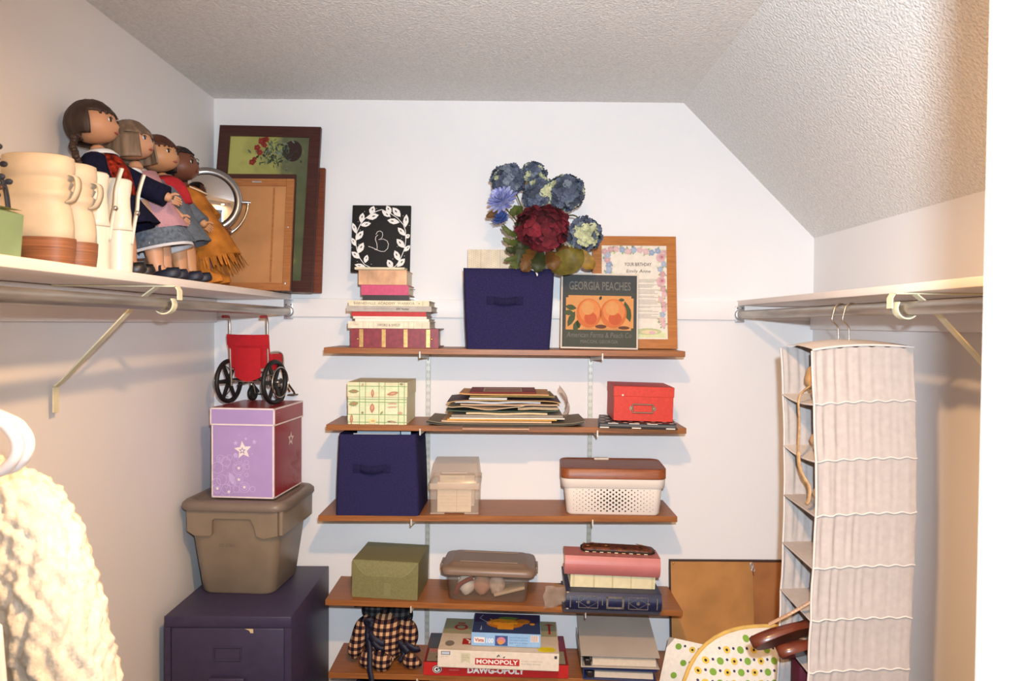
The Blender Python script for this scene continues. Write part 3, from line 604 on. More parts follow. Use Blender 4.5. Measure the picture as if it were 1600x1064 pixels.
sheet('folder', 'manila folder second from the top of the paper stack', 'folder', -.162, .142, 2.486, 2.69, Z + .1035, .0045, '#bd8d5c', (.003, -.001), rz=-1.2)
t = sheet('magazine', 'maroon magazine on top of the paper stack', 'magazine', -.130, .098, 2.492, 2.70, Z + .110, .0030, '#7c2522', rz=0)
q = MB(); f = Fr((-.114, -.104, .0032), (1, 0, 0), (0, 1, 0), (0, 0, 1)); q.rect(f, .046, .02, .18, .17, 0); q.rect(f, .05, .04, .176, .15, 1, .0006); q.build('cover_picture', [P('#b99a7c'), P('#8d5a44')], t)
t = thing('plastic_bag', 'crumpled translucent pinkish bag hanging at the right end of the papers', 'bag', (.180, 2.60, Z + .03), group=GP)
MB().grid(lambda u, v: Vector((.002 + .030 * math.sin(v * 2.4) + .006 * math.sin(u * 9), -.06 + .12 * u, .085 * (1 - v) - .010 * math.sin(u * 5))), 10, 10).build('film', M('bag_film', '#c9a18c', .35, clear=.6), t)
# red box with label holder on a black and white folio
t = thing('folio', 'black folio with white dots under the red card box', 'folio', (.448, 2.556, zs(2, .45) + .0002), (0, tl(2), math.radians(-7)))
W, D = .262, .225
q = MB(); q.box(-W / 2, W / 2, -D / 2, D / 2, .001, .005, bev=.001, seg=1); q.box(-W / 2 + .003, W / 2 - .003, -D / 2 + .004, D / 2, .0155, .018, bev=.001, seg=1); q.build('covers', M('folio_black', '#1c191b', .45), t)
MB().box(-W / 2 + .006, W / 2 - .006, -D / 2 + .018, D / 2, .005, .0155).build('inner_leaves', P('#6a625c'), t)
q = MB(); f1 = Fr((-W / 2, -D / 2, .0)); f2 = Fr((-W / 2 + .003, -D / 2 + .004, 0)); f3 = Fr((-W / 2, -D / 2, .0181), (1, 0, 0), (0, 1, 0), (0, 0, 1)); f4 = Fr((-W / 2, -D / 2, 0), (0, 1, 0), (0, 0, 1), (-1, 0, 0))
for x in (.006, .112, .224): q.rect(f1, x, .0012, x + .03, .0048)
for x in (.03, .10, .16): q.rect(f2, x, .0157, x + .034, .0178)
for i in range(7):
    for j in range(6): q.disc(f3, .015 + .038 * i + (j % 2) * .018, .015 + .038 * j, .008)
for y in (.02, .07, .12, .17): q.rect(f4, y, .0012, y + .025, .0048)
q.build('white_dots', P('#dcd2c6'), t)
w, d, h, lid = .201, .205, .117, .034
red_card = M('red_card', '#c2331f', .55, noise=(120, .05)); t = lidded_box('card_box', 'coral red lidded card box with metal label holder', 'box', w, d, h, lid, red_card, red_card, (.463, 2.592, zs(2, .46) + .0205), (0, tl(2) + math.radians(1), math.radians(-1.5)))
q = MB(); f = Fr((-w / 2, -d / 2, 0)); xc, yc = .098, .043
pl = [(xc - .034, yc - .014), (xc + .034, yc - .014), (xc + .034, yc + .014), (xc - .034, yc + .014)]
q.T = None
for a, b in zip(pl, pl[1:] + pl[:1]): q.tube([f.at(a[0], a[1], .0022), f.at(b[0], b[1], .0022)], .0026, 8)
for s in (-1, 1): q.disc(f, xc + s * .038, yc, .0075, m=0, off=.0012, n=16)
q.build('label_holder', M('nickel', '#9a8878', .3, .9), t)
q = MB()
for s in (-1, 1): q.ell(f.at(xc + s * .038, yc, .0022), (.0028, .0018, .0028), 10, 6)
q.build('rivets', brass, t)
MB().disc(Fr((-w / 2 - .002, -d / 2 - .0022, 0)), .031, h - lid + .004, .0035, n=7).build('chipped_spot', P('#e2c9bd'), t)
# ------------------------------------------------------------------ middle shelf
fabric_bin('navy fabric bin packed with folders, directly under the plaid lure box', (-.436, 2.596, zs(3, -.436) + .0006), .262, .284, .236, .276, (0, tl(3), math.radians(-1.5)), (-.018, .58, .078))
GF = 'papers in the left navy bin'
for i, (lab, x0, x1, y, zt, c) in enumerate([('white sheet of paper standing foremost in the middle-shelf navy bin', -.525, -.375, 2.505, .2755, '#b9bcbf'), ('pale blue folder standing behind the white sheet in the navy bin', -.520, -.372, 2.545, .280, '#a9b6c2'),
        ('pale grey card at the right inside the navy bin under the lure box', -.368, -.335, 2.545, .279, '#c3ced6')]):
    z0 = zs(3, -.44); t = MB().box(x0, x1, y, y + .003, z0 + .008, z0 + zt).build('paper_sheet' if i == 0 else 'folder' if i == 1 else 'index_card', P(c)); tag(t, lab, 'paper', GF)
# clear card file
clearp = M('clear_plastic', '#c7b4a4', .22, noise=(8, .03), clear=.70, spec=.6)
clear_d = M('clear_plastic_edge', '#cbb8a6', .25, noise=(8, .03), clear=.35, spec=.6)
w, d, h = .170, .185, .165
t = thing('card_file', 'small clear plastic file box holding cream cards on the middle shelf', 'box', (-.179, 2.592, zs(3, -.18) + .0004), (0, tl(3), 0))
hb = .096
q = MB(); q.loft([rrect(-w / 2 + .002, w / 2 - .002, -d / 2 + .002, d / 2 - .002, .008, .004), rrect(-w / 2, w / 2, -d / 2, d / 2, .009, hb)], caps=(True, False)); q.build('tub', clearp, t)
q = MB(); q.loft([rrect(-w / 2 - .003, w / 2 + .003, -d / 2 - .003, d / 2 + .003, .010, hb - .010), rrect(-w / 2 - .003, w / 2 + .003, -d / 2 - .003, d / 2 + .003, .010, hb + .010)], caps=(False, False)); q.build('rim', clear_d, t)
q = MB(); q.loft([rrect(-w / 2, w / 2, -d / 2, d / 2, .010, hb + .010), rrect(-w / 2 + .004, w / 2 - .004, -d / 2 + .012, d / 2, .008, hb + .040), rrect(-w / 2 + .008, w / 2 - .008, -d / 2 + .045, d / 2, .008, h)], caps=(False, True)); lid_o = q.build('lid', clearp, t)
MB().box(-.045, .045, -d / 2 + .010, -d / 2 + .014, hb + .040, hb + .046, bev=.001, seg=1).build('catch', clear_d, lid_o)
q = MB()
for x in (-.058, .058):
    q.box(x - .024, x + .024, -d / 2 + .004, d / 2 - .004, 0, .004)
q.build('feet', clear_d, t)
z0 = zs(3, -.18)
GC = 'cards in the clear file box'
for i, (xx, ww, yy, hh, c, nm) in enumerate([(-.181, .116, 2.516, .102, '#e0cfb4', 'foremost cream card with a ruled line in the clear file box'), (-.190, .086, 2.545, .118, '#dcc7a6', 'taller tabbed cream divider in the clear file box'), (-.178, .125, 2.60, .108, '#cdbba4', 'rear bundle of cream cards in the clear file box')]):
    t = thing('index_card', nm, 'card', (xx, yy, z0 + .0045), (math.radians(-3), 0, 0), GC)
    MB().box(-ww / 2, ww / 2, 0, .002 if i < 2 else .05, 0, hh).build('card', P(c), t)
    if i == 0:
        q = MB(); f = Fr((-ww / 2, 0, 0)); q.rect(f, .066, .004, .067, .078, 0)
        for k in range(6): q.rect(f, .01, .02 + k * .011, .105, .0206 + k * .011, 0)
        q.rect(f, .01, .078, .105, .0795, 1); q.build('ruling', [P('#b59a80'), P('#c97a60')], t)
# perforated basket with wooden lid
wh = M('white_plastic', '#e4d8cd', .4, noise=(6, .01)); t = thing('storage_basket', 'white perforated storage basket with brown wooden lid', 'basket', (.368, 2.588, zs(3, .37) + .0004), (0, tl(3), math.radians(-3.2)))
W, D, H = .352, .205, .128
q = MB(); q.loft([rrect(-W / 2 + .022, W / 2 - .022, -D / 2 + .014, D / 2 - .014, .020, .0, 6), rrect(-W / 2 + .017, W / 2 - .017, -D / 2 + .009, D / 2 - .009, .024, .005, 6), rrect(-W / 2 + .009, W / 2 - .009, -D / 2 + .005, D / 2 - .005, .026, .094, 6)]); q.build('tub', wh, t)
q = MB(); q.loft([rrect(-W / 2 + .006, W / 2 - .006, -D / 2 + .003, D / 2 - .003, .028, .092, 6), rrect(-W / 2, W / 2, -D / 2, D / 2, .030, .094, 6), rrect(-W / 2 - .002, W / 2 + .002, -D / 2 - .002, D / 2 + .002, .030, .124, 6)]); q.build('upper_band', wh, t)
q = MB()
import_tilt = (.009 - .005) / .089
for j in range(11):
    for i in range(29):
        if (i + j) % 2: continue
        x = -.145 + i * .01035; zz_ = .014 + j * .0072; r = .0006 + .0026 * math.exp(-((x - .0) / .085) ** 2) * (.8 + .4 * math.exp(-((zz_ - .05) / .03) ** 2)) + .0004
        if abs(x) > .142: continue
        yy = -D / 2 + .009 - (zz_ - .005) * import_tilt; q.disc(Fr((0, yy, 0)), x, zz_, r, m=0, off=.0006, n=9)
tag(q.build('holes', P('#1d1712'), t), kind='stuff')
q = MB(); q.loft([rrect(-W / 2 - .004, W / 2 + .004, -D / 2 - .004, D / 2 + .004, .032, .126, 6), rrect(-W / 2 - .004, W / 2 + .004, -D / 2 - .004, D / 2 + .004, .032, .158, 6), rrect(-W / 2 - .001, W / 2 + .001, -D / 2 - .001, D / 2 + .001, .030, .160, 6), rrect(-W / 2 + .004, W / 2 - .004, -D / 2 + .004, D / 2 - .004, .027, .156, 6)])
q.build('lid', wood('lid_wood', '#713a1c', '#874824', '#96562f', 1.2), t)
MB().box(-.055, -.002, D / 2 - .024, D / 2 - .006, .156, .1645, bev=.002, seg=1).build('lid_tab', P('#d0c6b4'), t)
# ------------------------------------------------------------------ fourth shelf
ol = M('olive_board', '#767048', .6, noise=(160, .06), bump=(400, .15, .0006)); w, d, h = .229, .205, .131
t = thing('folding_box', 'olive green folded cardboard gift box on the fourth shelf', 'box', (-.410, 2.604, zs(4, -.41) + .0005), (0, tl(4), math.radians(-4)))
MB().box(-w / 2, w / 2, -d / 2, d / 2, 0, h, bev=.0012, seg=1).build('carton', ol, t)
q = MB(); f = Fr((-w / 2, -d / 2, 0)); cv = lambda a, b: [(a[0] + (b[0] - a[0]) * u, a[1] + (b[1] - a[1]) * u - .010 * math.sin(PI * u)) for u in [i / 8 for i in range(9)]]
q.poly(f, [(.004, h - .002)] + cv((.004, h - .002), (.052, h - .050)) + [(.060, h - .055), (w - .060, h - .055)] + cv((w - .004, h - .002), (w - .052, h - .050))[::-1], 0, .0009)
q.build('tuck_flap', M('olive_flap', '#807a50', .6, noise=(160, .06)), t)
q = MB(); q.stroke(f, cv((.004, h - .002), (.056, h - .054)), .0016, 0, .0014); q.stroke(f, cv((w - .004, h - .002), (w - .062, h - .054)), .0016, 0, .0014); q.build('fold_line', M('olive_fold', '#8f8960', .6), t)
MB().rect(f, .112, .012, .135, .055, 0, .0012).build('tape', M('clear_tape', '#9a966c', .2, noise=None, clear=.45), t)
# shoe box with brown lid, see-through sides
t = thing('plastic_bin', 'see-through plastic shoe box with taupe lid on the fourth shelf', 'box', (-.062, 2.590, zs(4, -.06) + .0006), (0, tl(4), math.radians(-2)))
W, D, H = .300, .190, .106
smoke = M('smoky_plastic', '#8d7b6c', .18, noise=(9, .04), clear=.67, spec=.6); taupe_lid = M('taupe_plastic', '#7c6656', .38, noise=(12, .04))
q = MB(); q.loft([rrect(-W / 2 + .022, W / 2 - .022, -D / 2 + .016, D / 2 - .016, .016, 0, 5), rrect(-W / 2 + .016, W / 2 - .016, -D / 2 + .011, D / 2 - .011, .02, .006, 5), rrect(-W / 2 + .004, W / 2 - .004, -D / 2 + .002, D / 2 - .002, .024, H, 5)], caps=(True, False)); q.build('tub', smoke, t)
q = MB(); q.loft([rrect(-W / 2 - .012, W / 2 + .012, -D / 2 - .008, D / 2 + .008, .032, H - .012, 6), rrect(-W / 2 - .014, W / 2 + .014, -D / 2 - .010, D / 2 + .010, .034, H - .002, 6), rrect(-W / 2 - .008, W / 2 + .008, -D / 2 - .004, D / 2 + .004, .032, H + .010, 6), rrect(-W / 2 + .006, W / 2 - .006, -D / 2 + .010, D / 2 - .010, .026, H + .011, 6), rrect(-W / 2 + .022, W / 2 - .022, -D / 2 + .026, D / 2 - .026, .02, H + .022, 6)])
lo = q.build('lid', taupe_lid, t)
for s in (-1, 1): MB().box(s * (W / 2 + .016) - .005, s * (W / 2 + .016) + .005, -.035, .035, H - .02, H + .004, bev=.003).build('latch', taupe_lid, lo)
q = MB()
for y in (-.058, .052): q.box(-.10, .10, y - .002, y + .002, H + .021, H + .0245, bev=.001, seg=1)
q.build('lid_rib', M('taupe_rib', '#8b7564', .35), lo)
zb = zs(4, -.06) + .0075
GI = 'bits kept in the see-through shoe box'
def inside(name, label, cat, mb, m, loc): o = mb.build(name, m); o.location = loc; return tag(o, label, cat, GI)
inside('cloth_bundle', 'white cloth bundle at the left inside the see-through shoe box', 'cloth', MB().ell((0, 0, .036), (.030, .035, .036), 16, 10, 0, lambda v: 1 + .18 * mnoise.noise(v * 3)), M('white_cloth', '#ece6da', .9), (-.140, 2.56, zb))
q = MB(); q.ell((0, 0, .038), (.030, .03, .038), 14, 8, 0, lambda v: 1 + .12 * mnoise.noise(v * 2.5)); inside('doll_bundle', 'peach doll-like bundle in the middle of the see-through box', 'toy', q, M('peach_cloth', '#c99a80', .8, noise=(30, .1)), (-.085, 2.555, zb))
q = MB(); q.ell((0, 0, .035), (.030, .03, .035), 14, 8, 0, lambda v: 1 + .15 * mnoise.noise(v * 3 + Vector((4, 0, 0)))); inside('wool_bundle', 'pale fuzzy bundle right of the peach one in the see-through box', 'toy', q, M('pale_fuzz', '#cfb8a4', .95, noise=(60, .12)), (-.032, 2.555, zb))
q = MB(); q.tube(bend([(-.03, 0, .012), (-.018, -.004, .042), (.008, -.004, .060), (.03, 0, .066)], 5), .008, 8); inside('red_strap', 'dark red strap over the white cloth in the see-through box', 'strap', q, M('dark_red_cloth', '#7d2d22', .8), (-.145, 2.530, zb))
q = MB(); q.T = Matrix.Rotation(math.radians(-14), 4, 'Y'); q.box(-.055, .055, -.03, .03, 0, .010, bev=.002); inside('card_packet', 'cream packet leaning at the right in the see-through box', 'packet', q, P('#cdb594'), (.012, 2.56, zb + .014))
# photo albums and a spectacle case
G4 = 'albums stacked on the fourth shelf'
zz0 = zs(4, .36) + .0006; ry = tl(4)
t = book('photo_album', 'thin dark album lowest at the right, overhanging the fourth shelf front', 'album', .325, .24, .012, M('dark_album', '#3a3742', .5), (.352, 2.438, zz0 - .0002), math.radians(-.5), ry, G4, .002)
t = book('photo_album', 'navy leather album with silver diamond panels on its spine', 'album', .318, .255, .058, M('navy_leather', '#1b2040', .45, noise=(90, .15), bump=(300, .2)), (.358, 2.432, zz0 + .0125), math.radians(-.5), ry, G4, .004, .006, .012)
q = MB(); f = Fr((-.159, -.0118, 0)); si = 0
def frame_(x0, y0, x1, y1, wd, m=0, off=.0006):
    q.rect(f, x0, y0, x1, y0 + wd, m, off); q.rect(f, x0, y1 - wd, x1, y1, m, off); q.rect(f, x0, y0, x0 + wd, y1, m, off); q.rect(f, x1 - wd, y0, x1, y1, m, off)
for x in (.014, .302): q.rect(f, x - .0018, .010, x + .0018, .048)
for x0 in (.040, .206):
    frame_(x0, .009, x0 + .066, .050, .0022); xc = x0 + .033; q.stroke(f, [(xc - .03, .0295), (xc, .0475), (xc + .03, .0295), (xc, .0115), (xc - .03, .0295)], .0014)
    for k in range(8): q.leaf(f, xc, .0295, .007, .003, k * PI / 4)
frame_(.133, .009, .192, .050, .0065); q.rect(f, .1185, .020, .1215, .042); q.disc(f, .035, .029, .0035, n=6); q.disc(f, .275, .029, .0035, n=6)
q.build('silver_tooling', M('silver_foil', '#a7a39c', .35, .8, noise=(200, .15)), t)
MB().box(-.158, -.150, -.002, .004, .0, .058).build('worn_corner', P('#b9a184'), t)
t = book('photo_album', 'cream album with gilt spine lines under the pink album', 'album', .288, .22, .0455, M('cream_album', '#d9cda6', .5, noise=(50, .03)), (.361, 2.478, zz0 + .0712), 0, ry, G4, .003, .005)
q = MB(); f = Fr((-.144, -.0004, 0))
for x in (.008, .012, .078, .081, .141, .144, .204, .207, .276, .280): q.rect(f, x, 0, x + .0011, .0455)
q.build('gilt_lines', P('#9c8f5c', .4), t)
t = book('photo_album', 'dusty pink padded album second from the top of the albums', 'album', .322, .100, .064, M('pink_vinyl', '#b9706c', .4, noise=(14, .04)), (.357, 2.466, zz0 + .1172), math.radians(-1.5), ry, G4, .004, .008, .012)
t = thing('spectacle_case', 'quilted brown and black patterned pouch on the pink album', 'case', (.384, 2.532, zz0 + .1816), (0, ry, math.radians(-4))); t.scale = (1, .62, .8)
cm = M('case_print', '#5a2c18', .55, noise=(70, .45))
q = MB(); q.loft([rrect(-.118, .118, -.050, .050, .02, .0, 5), rrect(-.124, .124, -.055, .055, .024, .007, 5), rrect(-.122, .122, -.054, .054, .024, .015, 5), rrect(-.10, .10, -.040, .040, .02, .021, 5)]); q.build('pouch', cm, t)
q = MB(); rr = rrect(-.1245, .1245, -.0555, .0555, .024, .008, 5); q.tube(rr, .0032, 6, closed=True); q.build('piping', P('#17110e'), t)
q = MB(); f = Fr((-.124, -.0562, 0)); ft = Fr((-.11, -.045, .0185), (1, 0, 0), (0, 1, 0), (0, 0, 1))
for i in range(9): q.rect(f, .012 + i * .025, .0015, .024 + i * .025, .0055, i % 2)
for i in range(22): q.leaf(ft, rn.uniform(.0, .2), rn.uniform(0, .08), .022, .010, rn.uniform(0, 6), 2 + i % 3, .0035 + i * .0001)
q.build('patchwork', [P('#d8c7a4'), P('#c9a878'), P('#8a3a22'), P('#c48a4a'), P('#201610')], t)
t = thing('plastic_bag', 'crinkled clear bag of brown cardboard left of the albums', 'bag', (.178, 2.55, zs(4, .186) + .0006), (0, ry, 0))
MB().prism([(-.05, 0), (.025, -.0), (.03, .062), (-.01, .075), (-.035, .05)], Fr((0, -.055, 0), (.75, .5, 0), (0, 0, 1), (.5, -.75, 0)), .012).build('cardboard', M('brown_card', '#8f6a4c', .7), t)
MB().grid(lambda u, v: Vector((-.052 + .085 * u + .004 * math.sin(v * 9), -.10 + .055 * u + .006 * math.sin(u * 11 + v * 5), .08 * v * (1 - .3 * u) + .002)), 10, 8).build('film', M('clear_film', '#d6c6b8', .15, noise=(40, .1), clear=.65, bump=(60, .6, .004), spec=.8), t)

# ------------------------------------------------------------------ lowest shelf: board games
G5 = 'game boxes stacked on the lowest shelf'
z5 = zs(5, 0) + .0008; r5 = tl(5)
def game(label, w, d, h, loc, rz, top, side_, nm='game_box'):
    t = thing(nm, label, 'game', loc, (0, r5, math.radians(rz)), G5)
    MB().box(-w / 2, w / 2, -d / 2, d / 2, .001, h * .35).build('tray', P(side_), t)
    l = MB().box(-w / 2 - .0015, w / 2 + .0015, -d / 2 - .0015, d / 2 + .0015, .003, h, bev=.0006, seg=1).build('lid', [P(side_)], t)
    return t, Fr((-w / 2, -d / 2 - .0015, 0)), Fr((-w / 2, -d / 2, h), (1, 0, 0), (0, 1, 0), (0, 0, 1))
w, d, h = .490, .235, .046
t, f, ft = game('red Dawg-Opoly board game box, lowest of the game stack', w, d, h, (-.033, 2.594, z5), 0, '', '#b8201d')
q = MB()
q.rect(ft, 0, 0, w, d, 0); q.rect(ft, .008, .008, w - .008, .105, 1, .0006); q.rect(ft, .01, .012, .12, .07, 2, .0008); q.rect(ft, .01, .075, .12, .10, 3, .0008); q.rect(ft, 0, .11, .14, d - .004, 4, .0006); q.rect(ft, .36, .11, w - .002, d - .004, 5, .0006)
q.poly(ft, [(.045, .13), (.095, .135), (.088, .175), (.05, .165)], 6, .0008); q.poly(ft, [(.41, .12), (.47, .17), (.47, .2), (.43, .15)], 3, .0008); q.disc(ft, .05, .04, .014, m=7, off=.001); q.disc(ft, .085, .035, .012, m=7, off=.001)
q.build('top_print', [P('#6e1c1a'), P('#8d8672'), P('#8a7a64'), P('#b26a62'), P('#4d5058'), P('#7b2c44'), P('#c9a8a6'), P('#5a3a2c')], t)
q = MB(); q.disc(f, .045, .023, .017, .0145, 0, .0006, 22); q.disc(f, .045, .023, .0155, .013, 1, .0008, 22); q.disc(f, .045, .023, .0135, .0112, 0, .0010, 22)
q.poly(f, [(.045 + .0105 * math.cos(a), .023 + .0085 * math.sin(a)) for a in [math.radians(k) for k in range(40, 321, 20)]] + [(.0545, .0195), (.0545, .0245), (.046, .0245), (.046, .0215), (.0495, .0215)] + [(.045 + .0055 * math.cos(a), .023 + .0042 * math.sin(a)) for a in [math.radians(k) for k in range(305, 39, -20)]], 1, .0012)
q.build('emblem', [P('#191617'), P('#e7dfd8')], t); q = MB(); q.text('DAWG-OPOLY', f, .148, .012, .195, .022, 1, bold=.05); q.build('lettering', [P('#191617'), P('#e7dfd8')], t); q = MB(); q.text('GEORGIA', f, .085, .020, .035, .004, 2)
q.build('small_print', [P('#191617'), P('#e7dfd8'), P('#d99a90')], t)
w, d, h = .402, .262, .060
t, f, ft = game('white Monopoly board game box between the red and blue game boxes', w, d, h, (-.022, 2.563, z5 + .0475), -1.6, '', '#ddd0be')
q = MB(); q.rect(ft, 0, 0, w, d, 0)
q.rect(ft, 0, .13, .125, d - .002, 1, .0006); q.rect(ft, .128, .13, .24, d - .002, 2, .0006); q.rect(ft, .30, .13, w - .002, d - .002, 1, .0006); q.rect(ft, .125, .13, .128, d, 3, .0008)
q.ring(ft, .06, .185, .024, .009, 4, .0009); q.rect(ft, .045, .215, .072, .225, 4, .0009); q.poly(ft, [(.372, .15), (.38, .15), (.38, .225), (.395, .225), (.376, .24), (.357, .225), (.372, .225)], 4, .0009); q.poly(ft, [(.305, .16), (.345, .2), (.33, .215), (.305, .19)], 4, .0009)
q.rect(ft, .075, .045, .33, .092, 4, .0006); q.poly(ft, [(.334, .012), (.352, .006), (.386, .010), (.394, .028), (.38, .046), (.345, .044), (.332, .03)], 5, .0009); q.disc(ft, .033, .05, .016, .022, 6, .0008)
q.text('YLOPONOM', ft, .085, .052, .235, .034, 7, .001, bold=.03)
q.build('top_print', [P('#cdbca6'), P('#9c9778'), P('#8f8b70'), P('#2a2a28'), P('#a3241f'), P('#d3bd20'), P('#7d7064'), P('#e4d8cc')], t)
q = MB(); q.rect(f, .124, .0145, .272, .0370, 0, .0006); q.build('banner', [P('#b5282a')], t); q = MB(); q.text('MONOPOLY', f, .1285, .0180, .139, .0155, 1, bold=.035); q.build('lettering', [P('#b5282a'), P('#ece3da')], t); q = MB()
q.rect(f, .010, .044, .040, .056, 2, .0006); q.rect(f, .012, .0455, .038, .0545, 3, .0008); q.text('games', f, .010, .036, .024, .004, 4); q.build('badge', [P('#b5282a'), P('#ece3da'), P('#39414c'), P('#b9c2cc'), P('#a2978a')], t); q = MB(); q.rect(f, .388, .043, .397, .053, 2, .0006)
q.poly(f, [(.077, .052), (.107, .052), (.107, .018), (.092, .025), (.077, .018)], 5, .0006); q.text('Award\nWinning\nGame', f, .081, .028, .022, .02, 4, .0008)
q.text('Property Trading Game', f, .28, .029, .068, .005, 4); q.text('From Parker Brothers', f, .28, .020, .062, .005, 4)
for x, y, a in [(.196, .041, 60), (.206, .043, 120), (.216, .040, 30), (.19, .036, 200)]: q.leaf(f, x, y, .010, .004, math.radians(a), 2, .0012)
q.build('lettering', [P('#b5282a'), P('#ece3da'), P('#39414c'), P('#b9c2cc'), P('#a2978a'), P('#c9c2a2')], t)
w, d, h = .232, .165, .046
t, f, ft = game('blue puzzle box lettered Vista 100 on top of the game stack', w, d, h, (.002, 2.549, z5 + .1085), -1.5, '', '#8db2d6', 'puzzle_box')
q = MB(); q.rect(ft, 0, 0, w, d, 0); q.rect(ft, .004, .09, w - .004, d - .004, 1, .0005); q.disc(ft, .11, .080, .065, .042, 2, .0007, 20); q.disc(ft, .105, .088, .05, .030, 3, .0009, 20); q.disc(ft, .172, .10, .026, .022, 2, .0008); q.rect(ft, .085, .03, .14, .06, 3, .0010); q.disc(ft, .12, .125, .035, .012, 4, .0011)
q.stroke(ft, [(.03, .15), (.02, .12), (.045, .09), (.06, .07)], .004, 5, .0008); q.disc(ft, .205, .08, .009, m=3, off=.0008); q.poly(ft, [(.025, .02), (.033, .02), (.03, .06)], 5, .0008)
for i in range(12): q.leaf(ft, rn.uniform(.06, .18), rn.uniform(.06, .12), .016, .006, rn.uniform(0, 6), rn.choice((2, 3, 4)), .0013)
q.build('top_print', [P('#2c3a60'), P('#352a4c'), P('#b06a1e'), P('#cf8a22'), P('#5d7a30'), P('#8a93ae')], t)
q = MB(); q.rect(f, .008, .012, .044, .031, 0, .0006); q.text('Vista', f, .0105, .0155, .031, .012, 1, .0009, bold=.03); q.text('100', f, .050, .012, .024, .017, 2, bold=.03); q.rect(f, .079, .004, .122, .038, 3, .0006); q.disc(f, .100, .022, .015, .012, 4, .0009); q.disc(f, .098, .016, .010, .008, 5, .0011); q.rect(f, .2, .020, .227, .042, 0, .0006)
for k in range(7): q.rect(f, .202 + k * .0034, .021, .2034 + k * .0034, .041, 6, .0009)
for k, s in enumerate(('Exciting Puzzle for Kids', 'One Hundred Large Pieces', 'Size 14 x 11 inches')): q.text(s, f, .128, .030 - k * .009, .062, .006, 7)
q.text('ages 5 and up', f, .15, .005, .035, .004, 7)
q.build('lettering', [P('#e4dcd6'), P('#a33c2c'), P('#dfe6ec'), P('#3a4f86'), P('#c07a8a'), P('#c98a4a'), P('#8a4a34'), P('#4d6a92')], t)
# ring binder lying on a second one
def binder(label, loc, rz, hexc, W=.268, D=.262, h1=.030, h2=.066, flip=False):
    t = thing('ring_binder', label, 'binder', loc, (0, r5, math.radians(rz)), 'binders on the lowest shelf'); m = M('binder_' + hexc[1:], hexc, .45, noise=(10, .03))
    q = MB(); q.box(-W / 2, W / 2, -D / 2, D / 2, 0, .003, bev=.001, seg=1); q.build('bottom_cover', m, t)
    top = MB(); top.T = Matrix.Translation((0, D / 2, h2)) @ Matrix.Rotation(math.atan2(h2 - h1 - .004, D), 4, 'X'); top.prism([(-W / 2, -D), (W / 2, -D), (W / 2, -.008), (W / 2 - .008, 0), (-W / 2 + .008, 0), (-W / 2, -.008)], Fr((0, 0, 0), (1, 0, 0), (0, 1, 0), (0, 0, 1)), .003); top.build('top_cover', m, t)
    MB().box(-W / 2, -W / 2 + .003, -D / 2 + .002, D / 2, .002, h1).build('spine', m, t)
    MB().loft([[Vector((x, y, z)) for x, z in ((-W / 2 + .04, .004), (W / 2 - .010, .004), (W / 2 - .012, zt), (-W / 2 + .04, zt))] for y, zt in ((-D / 2 + .012, h1 - .010), (D / 2 - .01, h2 - .012))], 0, False).build('paper_block', P('#cfc0ad'), t)
    q = MB()
    for y in (-D / 2 + .03, 0, D / 2 - .03): q.tube([(-W / 2 + .026 + .014 * math.cos(a), y, .018 + .014 * math.sin(a)) for a in (2 * PI * i / 14 for i in range(14))], .0018, 6, closed=True)
    q.box(-W / 2 + .014, -W / 2 + .036, -D / 2 + .008, D / 2 - .008, .003, .006); q.build('ring_mechanism', M('dark_nickel', '#6a6460', .3, .9), t)
    MB().box(-W / 2 + .014, -W / 2 + .034, -D / 2 + .004, -D / 2 + .009, .005, .026, bev=.003).build('release_lever', P('#2a2220', .35), t); return t
zbd = zs(5, .39) + .0006
binder('navy and white ring binder beneath the beige one', (.392, 2.585, zbd), -2, '#2b3560', W=.25, D=.23, h1=.034, h2=.040)
binder('beige grey ring binder with wedge of paper, uppermost at the right', (.392, 2.600, zbd + .0412), -1, '#b3a89c', h1=.034, h2=.092, D=.255)
# dark bin on the floor under the lowest shelf
fabric_bin('navy fabric bin on the floor below the lowest shelf', (-.40, 2.58, .001), .24, .235, .23, .352, group='navy fabric bins')
